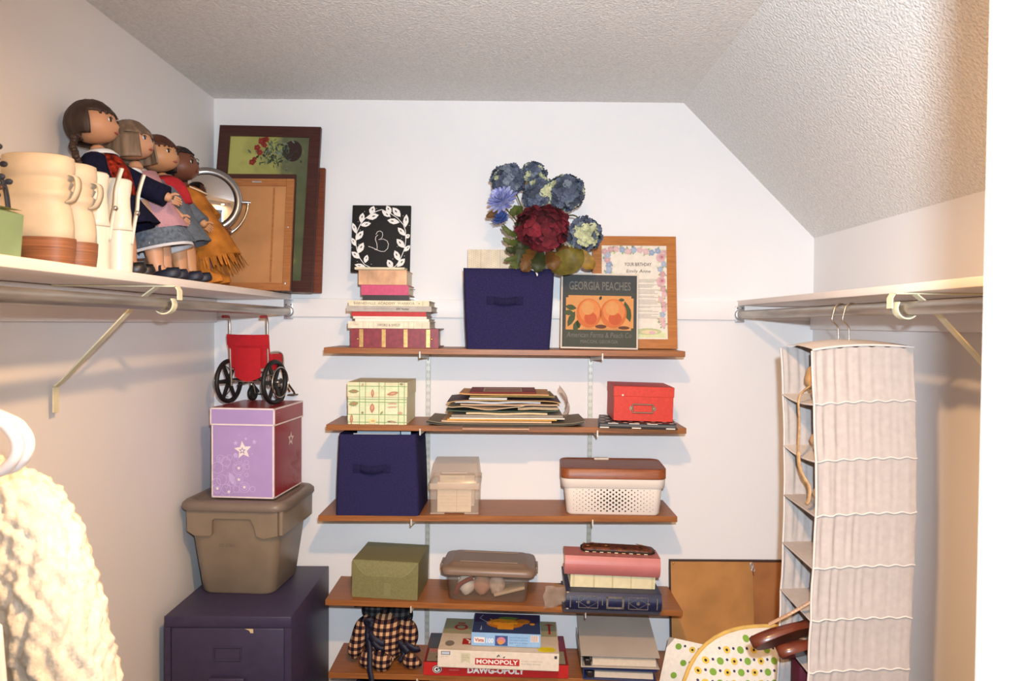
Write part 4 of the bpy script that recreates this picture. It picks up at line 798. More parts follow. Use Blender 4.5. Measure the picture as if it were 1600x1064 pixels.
# ------------------------------------------------------------------ right side: hanging organiser, boards and pillows
OX, OY, OZ = .846, 1.850, .30                 # organiser base point
t = thing('hanging_organiser', 'white fabric hanging shelf organiser on the right rod', 'organiser', (OX, OY, OZ))
def fab_mat():
    return M('organiser_fabric', '#aaa29e', .9, noise=(60, .03), bump=(500, .25, .0008), spec=.1)
fab = fab_mat(); hem = M('organiser_hem', '#c6beb9', .85, noise=(60, .02), spec=.1)
x0, x1, ya, yb = -.121, .121, -.100, .100
seams = [1.555, 1.424, 1.287, 1.155, 1.028, .902, .777, .650, .525, .400, .300]
def lean(z): return .006 * math.sin((1.555 - z) * 5) + (.010 if z < 1.2 else .010 * max(0, (1.555 - z) / .355))
def pleats(y, s, amp):
    rows = []
    for k in range(len(seams) - 1):
        for j in range(6):
            u = j / 6; z = seams[k] + (seams[k + 1] - seams[k]) * u; b = math.sin(PI * u); row = []
            for i in range(61):
                v = i / 60; x = x0 + (x1 - x0) * v; f_ = (.22 + 1.0 * max(0, 1 - v * 1.6)) * amp
                r = f_ * (math.sin(v * 62 + 1.2 * math.sin(k * 2.1) + 2.5 * math.sin(v * 7 + k)) + .6 * math.sin(v * 101 + k) + 1.2 * mnoise.noise((v * 14, k * 3, z * 3))) * (.45 + .55 * b)
                sagz = -.010 * (1 - v) ** 2 * 1.1 if k or j else -.014 * (1 - v) ** 3 - .005 * v ** 3
                wav = .0022 * math.sin(v * 40 + k * 1.7) * (1 - b)
                row.append(Vector((x + lean(z) * (1 if v > .5 else 1), y + s * (r - .004 * b), z - OZ + sagz + wav)))
            rows.append(row)
    return rows
R = pleats(ya, -1, .0022); q = MB(); q.loft(R, 0, True, False); q.build('side_panel', fab, t)
q = MB(); q.loft(pleats(yb, 1, .002), 0, True, False); q.build('side_panel', fab, t)
q = MB(); q.loft([[Vector((x1 + lean(z), y, z - OZ)) for y in (ya, 0, yb)] for z in seams], 0, True, False); q.build('back_panel', fab, t)
q = MB()
for k in range(1, len(seams) - 1): q.tube([R[k * 6][i] + Vector((0, -.0018, 0)) for i in range(0, 61, 2)], .0023, 5)
q.build('seam_piping', hem, t)
for k in range(1, len(seams) - 1):
    z = seams[k]; q = MB()
    def sh(u, v):
        x = x0 + (x1 - x0) * u + lean(z); y = ya + (yb - ya) * v
        return Vector((x, y, z - OZ - .010 * (1 - u) ** 2 * (1 - .6 * v) + (-.007 * math.sin(PI * v) * (1 - u) if k < 3 else 0)))
    q.grid(sh, 6, 8); q.grid(lambda u, v: sh(u, v) - Vector((0, 0, .004)), 6, 8)
    q.tube([sh(0, v / 8) - Vector((0, 0, .002)) for v in range(9)], .0028, 6); q.build('shelf', hem if k < 3 else fab, t)
q = MB(); q.tube([r[0] for r in R[::2]], .0032, 6); q.build('edge_binding', hem, t)
R2 = pleats(yb, 1, .002); q = MB(); q.tube([r[0] for r in R2[::2]], .0032, 6); q.build('edge_binding', hem, t)
q = MB()
def top(u, v):
    x = x0 + (x1 - x0) * u; bul = math.sin(PI * min(1, u * .62 + .22)); y = ya + (yb - ya) * v
    return Vector((x, y, seams[0] - OZ - .014 * (1 - u) ** 3 - .005 * u ** 3 + .013 * bul * (1 if v in (0, 1) else 1) * (.25 + .75 * math.sin(PI * v)) + .002))
q.grid(top, 14, 8); q.tube([top(i / 14, 0) + Vector((0, -.002, -.002)) for i in range(15)], .003, 6); q.build('top_panel', hem, t)
wire = M('hook_wire', '#b7a58f', .25, .95)
for yy in (OY - .028, OY + .032):
    dy = yy - OY; rx_, rz_ = .852 - OX, 1.640 - OZ
    pts = [(0, dy, 1.556 - OZ), (0, dy, 1.590 - OZ), (-.004, dy, 1.602 - OZ), (-.016, dy, 1.615 - OZ), (-.016 + rx_ * .5, dy, 1.636 - OZ)] + [(rx_ + .0175 * math.cos(a), dy, rz_ + .0175 * math.sin(a)) for a in (math.radians(d_) for d_ in range(165, -10, -15))]
    MB().tube(bend(pts, 4), .0019, 8).build('hanger_hook', wire, t)
# things kept in the organiser
tanl = M('tan_leather', '#b08a5c', .45, noise=(30, .12), coat=.2); brn = M('brown_leather', '#5a2a1c', .35, noise=(20, .15), coat=.3); goldm = M('bag_hardware', '#c9b089', .25, .9)
S = lambda k: seams[k] - .002
t = thing('handbag', 'glossy tan handbag in the top compartment of the white organiser', 'bag', (.800, 1.835, S(1)), group='bags in the organiser')
q = MB(); q.ell((0, 0, .048), (.055, .045, .046), 18, 12, 0, lambda v: 1 + .05 * math.sin(v.z * 14)); q.build('pouch', tanl, t)
q = MB(); q.tube([(-.045 + .004 * 0, -.012 + .022 * math.cos(a), .040 + .022 * math.sin(a)) for a in (2 * PI * i / 18 for i in range(18))], .003, 6, closed=True); q.build('ring', goldm, t)
st = bend([(-.048, -.012, .03), (-.082, -.03, .004), (-.083, -.035, -.06), (-.082, -.03, -.12), (-.080, -.030, -.16), (-.072, -.035, -.19), (-.060, -.045, -.215), (-.062, -.05, -.245), (-.068, -.05, -.255)], 6)
MB().tube(st, [.0035] * 20 + [.006] * (len(st) - 20), 6, flat=.4).build('shoulder_strap', M('strap_leather', '#a98660', .4, noise=(80, .15)), t)
t = tag(MB().ell((0, 0, .028), (.05, .06, .028), 14, 8).build('clutch_bag', M('beige_leather', '#c4a27c', .5)), 'beige clutch bag in the second compartment of the white organiser', 'bag', 'bags in the organiser'); t.location = (.810, 1.83, S(2))
t = tag(MB().ell((0, 0, .024), (.045, .06, .024), 14, 8).build('clutch_bag', M('sand_leather', '#bfa27f', .5)), 'sand coloured clutch in the third compartment of the white organiser', 'bag', 'bags in the organiser'); t.location = (.815, 1.83, S(3))
t = thing('handbag', 'small tan bag with rhinestone strap in a low compartment of the organiser', 'bag', (.822, 1.82, S(5)), group='bags in the organiser')
q = MB(); q.ell((0, 0, .040), (.048, .050, .040), 16, 10); q.build('pouch', M('dull_tan_leather', '#a98a66', .5, noise=(30, .1)), t)
stp = bend([(-.046, -.035, .045), (-.082, -.04, .024), (-.12, -.03, -.005), (-.168, -.01, -.042)], 6); MB().tube(stp, .006, 8, flat=.5).build('shoulder_strap', M('rose_strap', '#a8866a', .4), t)
q = MB()
for p in stp[2:14]: q.ell(p + Vector((0, -.004, .002)), (.0022, .0022, .0022), 6, 4)
q.build('rhinestones', M('rhinestone', '#f0ece4', .08, .6), t)
def flat_shoe(label, loc, rot, L=.225, W=.074):
    t = thing('flat_shoe', label, 'shoe', loc, rot, 'pair of brown flat shoes'); n = 36
    def outline(k=1.0):
        out = []
        for i in range(n):
            a = 2 * PI * i / n; x = L * .5 * math.cos(a); w = W * .5 * (1.0 if math.cos(a) > -.1 else .84) * (1 + .1 * math.cos(a * 1)); out.append((x * k, w * k * math.sin(a)))
        return out
    def rim(x): return .020 + .018 * max(0, -x / (L * .5)) ** 2 + .008 * max(0, x / (L * .5))
    o1 = outline(1.0); q = MB()
    q.loft([[Vector((x, y, .0)) for x, y in outline(.95)], [Vector((x, y, .006)) for x, y in o1], [Vector((x * .99, y * .97, rim(x))) for x, y in o1], [Vector((x * .96, y * .90, rim(x) - .001)) for x, y in o1], [Vector((x * .95, y * .90, .007)) for x, y in o1]], 0, True, True, (True, False))
    q.grid(lambda u, v: Vector((L * (.20 + .285 * u), (v - .5) * W * .96 * math.sqrt(max(0, 1 - ((.20 + .285 * u) * 2) ** 2)) * 1.1, rim(L * (.20 + .285 * u)) + .010 * math.sin(PI * v) * (1 - u * .8))), 8, 8)
    q.build('upper', brn, t); MB().add([(x * .95, y * .9, .008) for x, y in o1], [tuple(range(n))]).build('insole', M('insole', '#a5743c', .5, noise=(20, .1)), t); return t
flat_shoe('dark brown flat shoe, upper one poking out of the low organiser compartment', (.722, 1.815, S(6) + .052), (math.radians(48), math.radians(14), PI + .15))
flat_shoe('dark brown flat shoe tucked beneath its fellow in the organiser', (.765, 1.800, S(6) + .022), (math.radians(40), math.radians(4), PI + .3), .2)
t = tag(MB().box(-.03, .03, -.03, .03, 0, .088, bev=.008).build('clutch_bag', M('maroon_cloth', '#561224', .7)), 'dark maroon pouch at the bottom of the visible organiser compartments', 'bag', 'bags in the organiser'); t.location = (.775, 1.875, S(7))
# framed picture leaning with its kraft paper back to the room
W, H = .440, .735
t = thing('framed_picture', 'large framed picture with kraft paper back leaning on the back wall', 'picture', (.825, 2.612, .001), (math.radians(-7.5), 0, 0))
kr = M('kraft_paper', '#b07a42', .7, noise=(7, .10), bump=(12, .25, .01, 2)); dk = M('dark_moulding', '#3a241c', .5)
for a in ((-W / 2, -W / 2 + .018, 0, H), (W / 2 - .018, W / 2, 0, H), (-W / 2 + .018, W / 2 - .018, H - .018, H), (-W / 2 + .018, W / 2 - .018, 0, .018)): MB().box(a[0], a[1], .004, .022, a[2], a[3]).build('rail', dk, t)
def kp(xa, xb): return lambda u, v: Vector((xa + (xb - xa) * u, .0025 - .0035 * mnoise.noise((u * 2.5 + xa * 9, v * 3, 1)) - .002, .006 + (H - .012) * v))
q = MB(); q.grid(kp(-W / 2 + .004, .088), 10, 14); q.build('kraft_back', kr, t)
q = MB(); q.grid(lambda u, v: Vector((.082 + .004 * math.sin(v * 7) + (W / 2 - .086) * u, .0035, .006 + (H - .014) * v)), 6, 14); q.build('kraft_back', M('kraft_dark', '#9a6236', .75, noise=(9, .10)), t)
q = MB(); f = Fr((0, -.0015, 0)); q.tube([f.at(.082, H - .012), f.at(.086, H - .030), f.at(.083, H - .036)], .002, 6); q.tube([f.at(.084 + .006 * math.cos(a), H - .018 + .009 * math.sin(a)) for a in (2 * PI * i / 12 for i in range(12))], .0016, 6, closed=True); q.tube([f.at(.090 + .005 * math.cos(a), H - .034 + .006 * math.sin(a)) for a in (2 * PI * i / 12 for i in range(12))], .0014, 6, closed=True); q.build('hanging_ring', zinc, t)
q = MB(); q.ell((-W / 2 + .014, -.001, H - .012), (.004, .003, .004), 8, 6); q.build('tack', brass, t)
q = MB(); q.stroke(f, [(.086, H - .034), (.089, H - .048), (.091, H - .056)], .003); q.build('torn_edge', P('#5a3218'), t)
# pillows on the floor
dots = [P(c, .9) for c in ('#7aa03c', '#d8b84e', '#3a2c1c', '#3c3c58', '#d9a87a')]
pil = M('pillow_cotton', '#ddd6cc', .9, noise=(90, .03), bump=(300, .2, .001)); pipe = M('pillow_piping', '#cfa85a', .8)
t = thing('oval_pillow', 'oval white pillow with green and yellow dots, standing in front of the kraft paper', 'pillow', (.835, 2.30, .325), (math.radians(-10), 0, math.radians(4)))
Rr = .285
def srad(x, y): return (abs(x / Rr) ** 2.5 + abs(y / (Rr * 1.08)) ** 2.5) ** .4
def sout(a): c, s_ = math.cos(a), math.sin(a); k = 1 / srad(c, s_); return c * k, s_ * k
def pill(x, y):
    r = min(.999, srad(x, y)); return .075 * (1 - r ** 2.4) ** .6 + .003 * mnoise.noise((x * 9, y * 9, 2))
q = MB()
for s in (-1, 1):
    rings = [[Vector((k * sout(a)[0], s * pill(k * sout(a)[0], k * sout(a)[1]), k * sout(a)[1])) for a in (2 * PI * i / 48 for i in range(48))] for k in (1, .97, .9, .8, .65, .5, .33, .16, .01)]
    q.loft(rings, 0, True, True, (False, True))
q.build('cover', pil, t); MB().tube([(1.003 * sout(a)[0], 0, 1.003 * sout(a)[1]) for a in (2 * PI * i / 60 for i in range(60))], .007, 8, closed=True).build('piping', pipe, t)
q = MB()
def dot(x, y, rx, m, off, n=10):
    if srad(x, y) > .94: return
    vs = [(x + rx * math.cos(2 * PI * i / n), y + rx * math.sin(2 * PI * i / n)) for i in range(n)]
    vs = [(a, b) for a, b in vs]; q.add([Vector((a, -pill(a, b) - off, b)) for a, b in vs] + [Vector((x, -pill(x, y) - off, y))], [(i, (i + 1) % n, n) for i in range(n)], m, True)
for j in range(-9, 10):
    for i in range(-9, 10):
        x = i * .042 + (j % 2) * .021 + j * .004; y = j * .031; k = (i + j * 2) % 2
        if k: dot(x, y, .0105, 0, .0012)
        else: dot(x, y, .0105, 1, .0012, 9); dot(x, y, .0042, 2, .002, 7)
        dot(x + .021, y + .004, .0042, 3, .0012, 7)
tag(q.build('dot_print', dots, t), kind='stuff')
t = thing('square_pillow', 'corner of a matching dotted pillow behind the oval pillow, by the wall shelves', 'pillow', (.640, 2.425, .281), (math.radians(-3), math.radians(12), 0))
hw = .15; hh = .25
def pf(s): return lambda u, v: Vector(((2 * u - 1) * hw, s * .04 * (max(0, (1 - (2 * u - 1) ** 2)) * max(0, (1 - (2 * v - 1) ** 2))) ** .5, (2 * v - 1) * hh))
q = MB(); q.grid(pf(-1), 14, 14); q.grid(pf(1), 14, 14); q.build('cover', pil, t)
q = MB()
for i in range(-4, 5):
    for j in range(-5, 6):
        x, y = i * .046 + (j % 2) * .023, j * .046
        if abs(x) > .13 or abs(y) > .23: continue
        u, v = (x / hw + 1) / 2, (y / hh + 1) / 2; d_ = pf(-1)(u, v).y - .0015
        k = (i + j) % 2; q.disc(Fr((0, d_, 0)), x, y, .0105, m=k, off=.001); q.disc(Fr((0, d_, 0)), x + .021, y + .006, .0042, m=3, off=.001, n=7)
        if k: q.disc(Fr((0, d_, 0)), x, y, .004, m=2, off=.002, n=7)
tag(q.build('dot_print', dots, t), kind='stuff')
# ------------------------------------------------------------------ left side: cabinet, tote, keepsake box, doll wheelchair
cabm = M('cabinet_paint', '#37304a', .45, noise=(40, .05), bump=(220, .12, .0008))
t = thing('filing_cabinet', 'dark indigo painted two-drawer metal filing cabinet in the left corner', 'cabinet', (-.850, 2.470, 0))
W, D, H = .388, .475, .700
q = MB(); q.box(-W / 2, W / 2, -D / 2 + .004, D / 2, 0, H, bev=.003); q.build('body', cabm, t)
q = MB(); q.box(-W / 2, W / 2, -D / 2, -D / 2 + .006, H - .034, H, bev=.002); q.box(-W / 2, -W / 2 + .020, -D / 2, -D / 2 + .006, .02, H - .034); q.box(W / 2 - .020, W / 2, -D / 2, -D / 2 + .006, .02, H - .034); q.build('front_rim', cabm, t)
for zt in (H - .036, H - .362):
    d_ = MB().box(-W / 2 + .022, W / 2 - .022, -D / 2 - .001, -D / 2 + .012, zt - .318, zt, bev=.003).build('drawer', cabm, t)
    q = MB(); f = Fr((0, -D / 2 - .001, 0)); z = zt - .078; pl = [(-.040, z - .020), (.040, z - .020), (.040, z + .020), (-.040, z + .020)]
    for a, b in zip(pl, pl[1:] + pl[:1]): q.tube([f.at(*a, .001), f.at(*b, .001)], .0028, 6)
    q.build('label_frame', cabm, d_)
    q = MB(); q.box(-.055, .055, -D / 2 - .018, -D / 2 - .001, z - .085, z - .070, bev=.004); q.build('handle', cabm, d_)
MB().poly(Fr((0, -D / 2 - .0012, 0)), [(.052, H - .037), (.078, H - .037), (.079, H - .050), (.070, H - .050), (.066, H - .042)], 0, .0006).build('chipped_paint', P('#c9b58c'), t)
# tote
tote = M('taupe_tote', '#80705e', .36, noise=(14, .04), bump=(350, .06, .0006)); tote_l = M('taupe_tote_lid', '#75665a', .42, noise=(14, .04))
t = thing('storage_tote', 'taupe plastic storage tote with lid on the filing cabinet', 'tote', (-.884, 2.538, H + .0005), (0, 0, math.radians(-4)))
W, D, H2 = .330, .300, .295
q = MB(); RR = []
for k, (z, e) in enumerate([(0, .046), (.006, .040), (.20, .016), (.235, .012), (H2, .006)]): RR.append(rrect(-W / 2 + e, W / 2 - e, -D / 2 + e * .8, D / 2 - e * .8, .035, z, 6))
q.loft(RR); q.build('tub', tote, t)
q = MB(); f = Fr((0, -D / 2 - .0005, 0))
a = .0; pts = [(-.152, .292), (.152, .292), (.152, .205), (.105, .195), (.082, .203), (.074, .235), (.062, .258), (-.058, .258), (-.066, .252), (-.068, .205), (-.075, .200), (-.125, .200), (-.150, .215)]
q.prism(pts, Fr((0, -D / 2 - .003, 0)), .016)
q.build('grip_skirt', tote, t)
q = MB(); q.loft([rrect(W / 2 - .014, W / 2 + .001, -D / 2 + .004, D / 2 - .004, .006, .205, 3), rrect(W / 2 - .014, W / 2 + .002, -D / 2 + .002, D / 2 - .004, .006, .294, 3)]); q.build('side_skirt', tote, t)
q = MB(); q.loft([rrect(-W / 2 - .010, W / 2 + .010, -D / 2 - .014, D / 2 + .014, .045, .284, 6), rrect(-W / 2 - .014, W / 2 + .014, -D / 2 - .018, D / 2 + .018, .048, .290, 6), rrect(-W / 2 - .013, W / 2 + .013, -D / 2 - .017, D / 2 + .017, .047, .304, 6), rrect(-W / 2 - .004, W / 2 + .004, -D / 2 - .008, D / 2 + .008, .042, .313, 6), rrect(-W / 2 + .014, W / 2 - .014, -D / 2 + .014, D / 2 - .014, .034, .314, 6), rrect(-W / 2 + .022, W / 2 - .022, -D / 2 + .022, D / 2 - .022, .03, .308, 6)]); q.build('lid', tote_l, t)
q = MB(); ft_ = Fr((0, -D / 2 + .0115, 0)); q.text('us.elec', ft_, -.048, .163, .055, .014, 0, .0022, shear=.3); q.build('faint_writing', P('#6c5d4c'), t)
tote_top = H + .0005 + .3145
# keepsake box: lavender front, red side
t = thing('keepsake_box', 'tall lavender and red cardboard keepsake box with white star print', 'box', (-.866, 2.560, tote_top), (0, 0, math.radians(-5)))
W, D, H3, LH = .214, .250, .300, .058
lav = M('lavender_card', '#a98fc0', .5, noise=(20, .02)); redc = M('crimson_card', '#8c1420', .35, noise=(20, .04), coat=.2); edge = P('#e5d4cf')
q = MB(); q.box(-W / 2, W / 2, -D / 2, D / 2, 0, H3 - .003); q.m = [1, 1, 0, 0, 0, 1]; q.build('body', [lav, redc], t)
o = .0035; q = MB(); q.box(-W / 2 - o, W / 2 + o, -D / 2 - o, D / 2 + o, H3 - LH, H3); q.m = [1, 1, 0, 0, 0, 1]; lid_ = q.build('lid', [lav, redc], t)
q = MB()
for f, w, z0, z1, in ((Fr((-W / 2, -D / 2, 0)), W, 0, H3 - LH), (Fr((W / 2, -D / 2, 0), (0, 1, 0), (0, 0, 1), (1, 0, 0)), D, 0, H3 - LH)):
    q.rect(f, 0, z0, .005, z1); q.rect(f, w - .005, z0, w, z1); q.rect(f, 0, z0, w, z0 + .005)
q.build('white_edging', edge, t)
q = MB()
for f, w in ((Fr((-W / 2 - o, -D / 2 - o, 0)), W + 2 * o), (Fr((W / 2 + o, -D / 2 - o, 0), (0, 1, 0), (0, 0, 1), (1, 0, 0)), D + 2 * o)):
    q.rect(f, 0, H3 - LH, .005, H3); q.rect(f, w - .005, H3 - LH, w, H3); q.rect(f, 0, H3 - LH, w, H3 - LH + .005); q.rect(f, 0, H3 - .005, w, H3)
ft3 = Fr((-W / 2 - o, -D / 2 - o, H3), (1, 0, 0), (0, 1, 0), (0, 0, 1)); q.rect(ft3, 0, 0, W + 2 * o, .003); q.rect(ft3, W + 2 * o - .003, 0, W + 2 * o, D)
q.build('white_edging', edge, lid_)
rs = random.Random(4)
q = MB(); f = Fr((-W / 2, -D / 2, 0)); q.star(f, .108, .160, .031, 0, rot=PI / 2 + .12); q.star(f, .106, .158, .013, 1, .0009); q.star(f, .106, .158, .006, 0, .0012)
for x, y, r in [(.083, .183, .009), (.118, .198, .006), (.147, .188, .009), (.095, .21, .003), (.14, .148, .003)]: q.star(f, x, y, r, 2)
q.disc(f, .083, .142, .008, m=2); q.leaf(f, .06, .085, .05, .022, -1.1, 2)
for x, y, r in [(.094, .10, .022), (.094, .10, .016), (.094, .064, .015), (.094, .064, .009), (.113, .036, .018), (.113, .036, .011), (.141, .031, .010), (.02, .10, .02), (.035, .06, .018), (.03, .13, .013), (.05, .12, .016), (.017, .05, .015), (.05, .03, .016), (.07, .05, .012), (.12, .12, .008), (.122, .105, .009), (.12, .078, .007), (.085, .03, .012), (.062, .135, .01), (.02, .025, .012)]: q.ring(f, x, y, r, .0018, 2)
for x, y in ((.094, .10), (.094, .062), (.113, .037), (.02, .03), (.06, .02)): q.star(f, x, y, .007, 0, .0008)
for _ in range(46):
    x, y = rs.uniform(.008, .085) + rs.uniform(0, .03), rs.uniform(.008, .135); a = rs.uniform(0, 6); q.stroke(f, [(x + .012 * u * math.cos(a + u * 2), y + .012 * u * math.sin(a + u * 2)) for u in (0, .3, .6, 1)], .0013, 2)
q.build('star_print', [P('#e9dcd6'), P('#9d8fb0'), P('#c3acd8')], t)
q = MB(); f = Fr((W / 2, -D / 2, 0), (0, 1, 0), (0, 0, 1), (1, 0, 0)); q.star(f, .145, .178, .027, 0, rot=PI / 2 - .1); q.star(f, .145, .178, .011, 1, .0009)
for _ in range(80):
    x = rs.uniform(.07, .24); y = rs.uniform(.008, .15) * (x / .24) ** 1.3; a = rs.uniform(0, 6); q.stroke(f, [(x + .012 * u * math.cos(a + u * 2), y + .01 * u * math.sin(a + u * 2)) for u in (0, .3, .6, 1)], .0012, 2)
for _ in range(22):
    x = rs.uniform(.12, .235); q.ring(f, x, rs.uniform(.02, .13), rs.uniform(.006, .014), .0012, 2)
for x, y in ((.125, .205), (.115, .19), (.13, .195)): q.star(f, x, y, .004, 2)
q.build('star_print', [P('#dcc8bc'), P('#8c4a48'), P('#a65a5e')], t)
q = MB(); f = Fr((W / 2 + o, -D / 2 - o, 0), (0, 1, 0), (0, 0, 1), (1, 0, 0)); q.rect(f, .01, H3 - .018, .045, H3 - .016); q.rect(f, .01, H3 - .025, .030, H3 - .0235); q.disc(f, D - .015, H3 - .017, .003, n=8); q.build('small_print', P('#b86a68'), lid_)
box_top = tote_top + H3
# doll's wheelchair seen from behind
t = thing('toy_wheelchair', 'small red and black toy wheelchair on the keepsake box', 'wheelchair', (-.888, 2.552, box_top + .0005), (0, 0, math.radians(-13)))
blk = M('black_rubber', '#161414', .5, noise=(50, .1)); chrome = M('chrome_tube', '#b4aaa0', .22, .95); redf = M('red_nylon', '#b01420', .8, noise=(60, .04), bump=(200, .2, .0008)); redg = M('red_grip', '#a5262a', .4)
RW = .078; tr = .088
for s in (-1, 1):
    q = MB(); q.T = Matrix.Translation((s * tr, 0, RW)) @ Matrix.Rotation(PI / 2, 4, 'Y')
    q.tube([((RW - .008) * math.cos(a), (RW - .008) * math.sin(a), 0) for a in (2 * PI * i / 36 for i in range(36))], .008, 10, closed=True); wheel = q.build('wheel', blk, t)
    q = MB(); q.T = Matrix.Translation((s * tr, 0, RW)) @ Matrix.Rotation(PI / 2, 4, 'Y')
    for k in range(6):
        a = PI / 6 + k * PI / 3; c, d_ = math.cos(a), math.sin(a); u = Vector((c, d_, 0)); v = Vector((-d_, c, 0))
        q.loft([[u * .010 + v * w_ + Vector((0, 0, z)) for w_, z in ((-.008, -.003), (.008, -.003), (.008, .003), (-.008, .003))], [u * .066 + v * w_ + Vector((0, 0, z)) for w_, z in ((-.006, -.003), (.006, -.003), (.006, .003), (-.006, .003))]], 0, False)
    q.lathe([(.014, -.006), (.014, .006)], 14); q.build('spokes', blk, wheel)
    q = MB(); q.T = Matrix.Translation((s * tr, 0, RW)) @ Matrix.Rotation(PI / 2, 4, 'Y'); q.tube([(.052 * math.cos(a), .052 * math.sin(a), s * .022) for a in (2 * PI * i / 36 for i in range(36))], .0022, 8, closed=True)
    for k in range(3):
        a = k * 2 * PI / 3; q.tube([(.052 * math.cos(a), .052 * math.sin(a), s * .022), (.056 * math.cos(a), .056 * math.sin(a), s * .002)], .0015, 6)
    q.lathe([(.006, s * .004), (.006, s * .014), (.003, s * .016)], 12); q.build('push_rim', chrome, wheel)
    q = MB(); sx = s * .072
    q.tube(bend([(sx, -.055, .302), (sx, -.030, .302), (sx, -.020, .292), (sx, -.018, .24), (sx, -.012, .12), (sx, -.008, .062)], 5), .0042, 8)
    q.tube(bend([(sx, -.012, .12), (sx, .06, .118), (sx, .095, .112), (sx, .11, .06), (sx, .13, .035)], 5), .004, 8); q.tube([(sx, -.008, .078), (sx, .10, .075)], .004, 8); q.tube(bend([(sx, -.014, .178), (sx, .05, .180), (sx, .08, .165), (sx, .085, .115)], 5), .0036, 8); q.build('side_frame', chrome, t)
    q = MB(); q.tube([(sx, -.058, .302), (sx, -.026, .302)], .0055, 10); q.build('grip', redg, t)
    MB().box(sx - .006, sx + .006, .0, .07, .118, .174, bev=.003).build('armrest_panel', redf, t)
    q = MB(); q.T = Matrix.Translation((s * .055, .095, .028)) @ Matrix.Rotation(PI / 2, 4, 'Y'); q.tube([(.020 * math.cos(a), .020 * math.sin(a), 0) for a in (2 * PI * i / 18 for i in range(18))], .008, 8, closed=True); q.lathe([(.014, -.004), (.014, .004)], 14); cw = q.build('caster', blk, t)
    q = MB()
    for dx in (-.009, .009): q.tube([(s * .055 + dx, .095, .028), (s * .055 + dx * .8, .088, .060)], .0025, 6)
    q.tube([(s * .055, .088, .058), (s * .062, .088, .085)], .004, 8); q.build('caster_fork', chrome, cw)
    q = MB(); q.tube([(sx, .11, .07), (sx, .16, .03), (sx, .165, .022)], .0035, 8); q.box(sx - .022 if s > 0 else sx - .004, sx + .004 if s > 0 else sx + .022, .15, .185, .016, .021, bev=.001, seg=1); q.build('footrest', M('dark_steel', '#5c5248', .4, .7), t)
MB().tube([(-tr, 0, RW), (tr, 0, RW)], .004, 10).build('axle', chrome, t)
q = MB(); q.grid(lambda u, v: Vector((-.078 + .156 * u, -.022 - .004 * math.sin(PI * u) + .010 * (1 - v) + (-.002 if .62 < v < .72 else 0), .128 + .110 * v + .0)), 12, 16); q.grid(lambda u, v: Vector((-.076 + .152 * u, -.014 + .010 * (1 - v), .128 + .110 * v)), 12, 10)
for v in (0, 1): q.tube([(-.078 + .156 * i / 12, -.020 + .010 * (1 - v) - .004 * math.sin(PI * i / 12), .128 + .110 * v) for i in range(13)], .003, 6)
bk = q.build('back_sling', redf, t)
MB().grid(lambda u, v: Vector((-.079 + .158 * u, -.0275 - .004 * math.sin(PI * u) + .010 * (1 - .68 - .32 * v) , .202 + .038 * v + .002 * abs(2 * u - 1))), 12, 4).build('top_band', redf, bk)
MB().grid(lambda u, v: Vector((-.050 + .100 * u, -.0265 - .006 * math.sin(PI * u) + .004 * (1 - v), .096 + .1 * v + (-.016 * math.sin(PI * u)) * (1 - v))), 10, 8).build('back_pocket', redf, bk)
MB().grid(lambda u, v: Vector((-.070 + .140 * u, -.008 + .11 * v, .118 - .012 * math.sin(PI * u))), 8, 6).build('seat_sling', redf, t)
q = MB(); q.tube([(-.07, .02, .06), (.07, .06, .11)], .003, 6); q.tube([(.07, .02, .06), (-.07, .06, .11)], .003, 6); q.build('cross_brace', M('dark_steel', '#5c5248', .4, .7), t)
# ------------------------------------------------------------------ on the left closet shelf
LS = 1.7042
walnut = wood('frame_walnut', '#341813', '#40201a', '#4c2820', 1.5); pine = wood('frame_pine', '#8d5530', '#a06638', '#ac7442', 1.5); redwood = wood('frame_redwood', '#5a2a1a', '#6d3622', '#7b4029', 1.5)
def still_life_mat():
    m = bpy.data.materials.new('still_life_ground'); m.use_nodes = True; N = m.node_tree.nodes; L = m.node_tree.links; bs = N['Principled BSDF']; bs.inputs['Roughness'].default_value = .4
    tc = N.new('ShaderNodeTexCoord'); sx = N.new('ShaderNodeSeparateXYZ'); L.new(tc.outputs['Object'], sx.inputs[0]); n = N.new('ShaderNodeTexNoise'); n.inputs['Scale'].default_value = 14; n.inputs['Detail'].default_value = 8; L.new(tc.outputs['Object'], n.inputs['Vector'])
    a = N.new('ShaderNodeMath'); a.operation = 'MULTIPLY_ADD'; a.inputs[1].default_value = 2.6; a.inputs[2].default_value = .0; L.new(sx.outputs['X'], a.inputs[0]); b = N.new('ShaderNodeMath'); b.operation = 'ADD'; L.new(a.outputs[0], b.inputs[0]); L.new(n.outputs['Fac'], b.inputs[1])
    r = N.new('ShaderNodeValToRGB'); e = r.color_ramp.elements; e[0].position = .25; e[0].color = lin('#a8a45a'); e[1].position = .95; e[1].color = lin('#4d5238'); k = e.new(.5); k.color = lin('#8f8c4c'); k = e.new(.68); k.color = lin('#5c5f42')
    L.new(b.outputs[0], r.inputs[0]); L.new(r.outputs[0], bs.inputs['Base Color']); return m
GFR = 'framed pictures leaning on the left shelf'
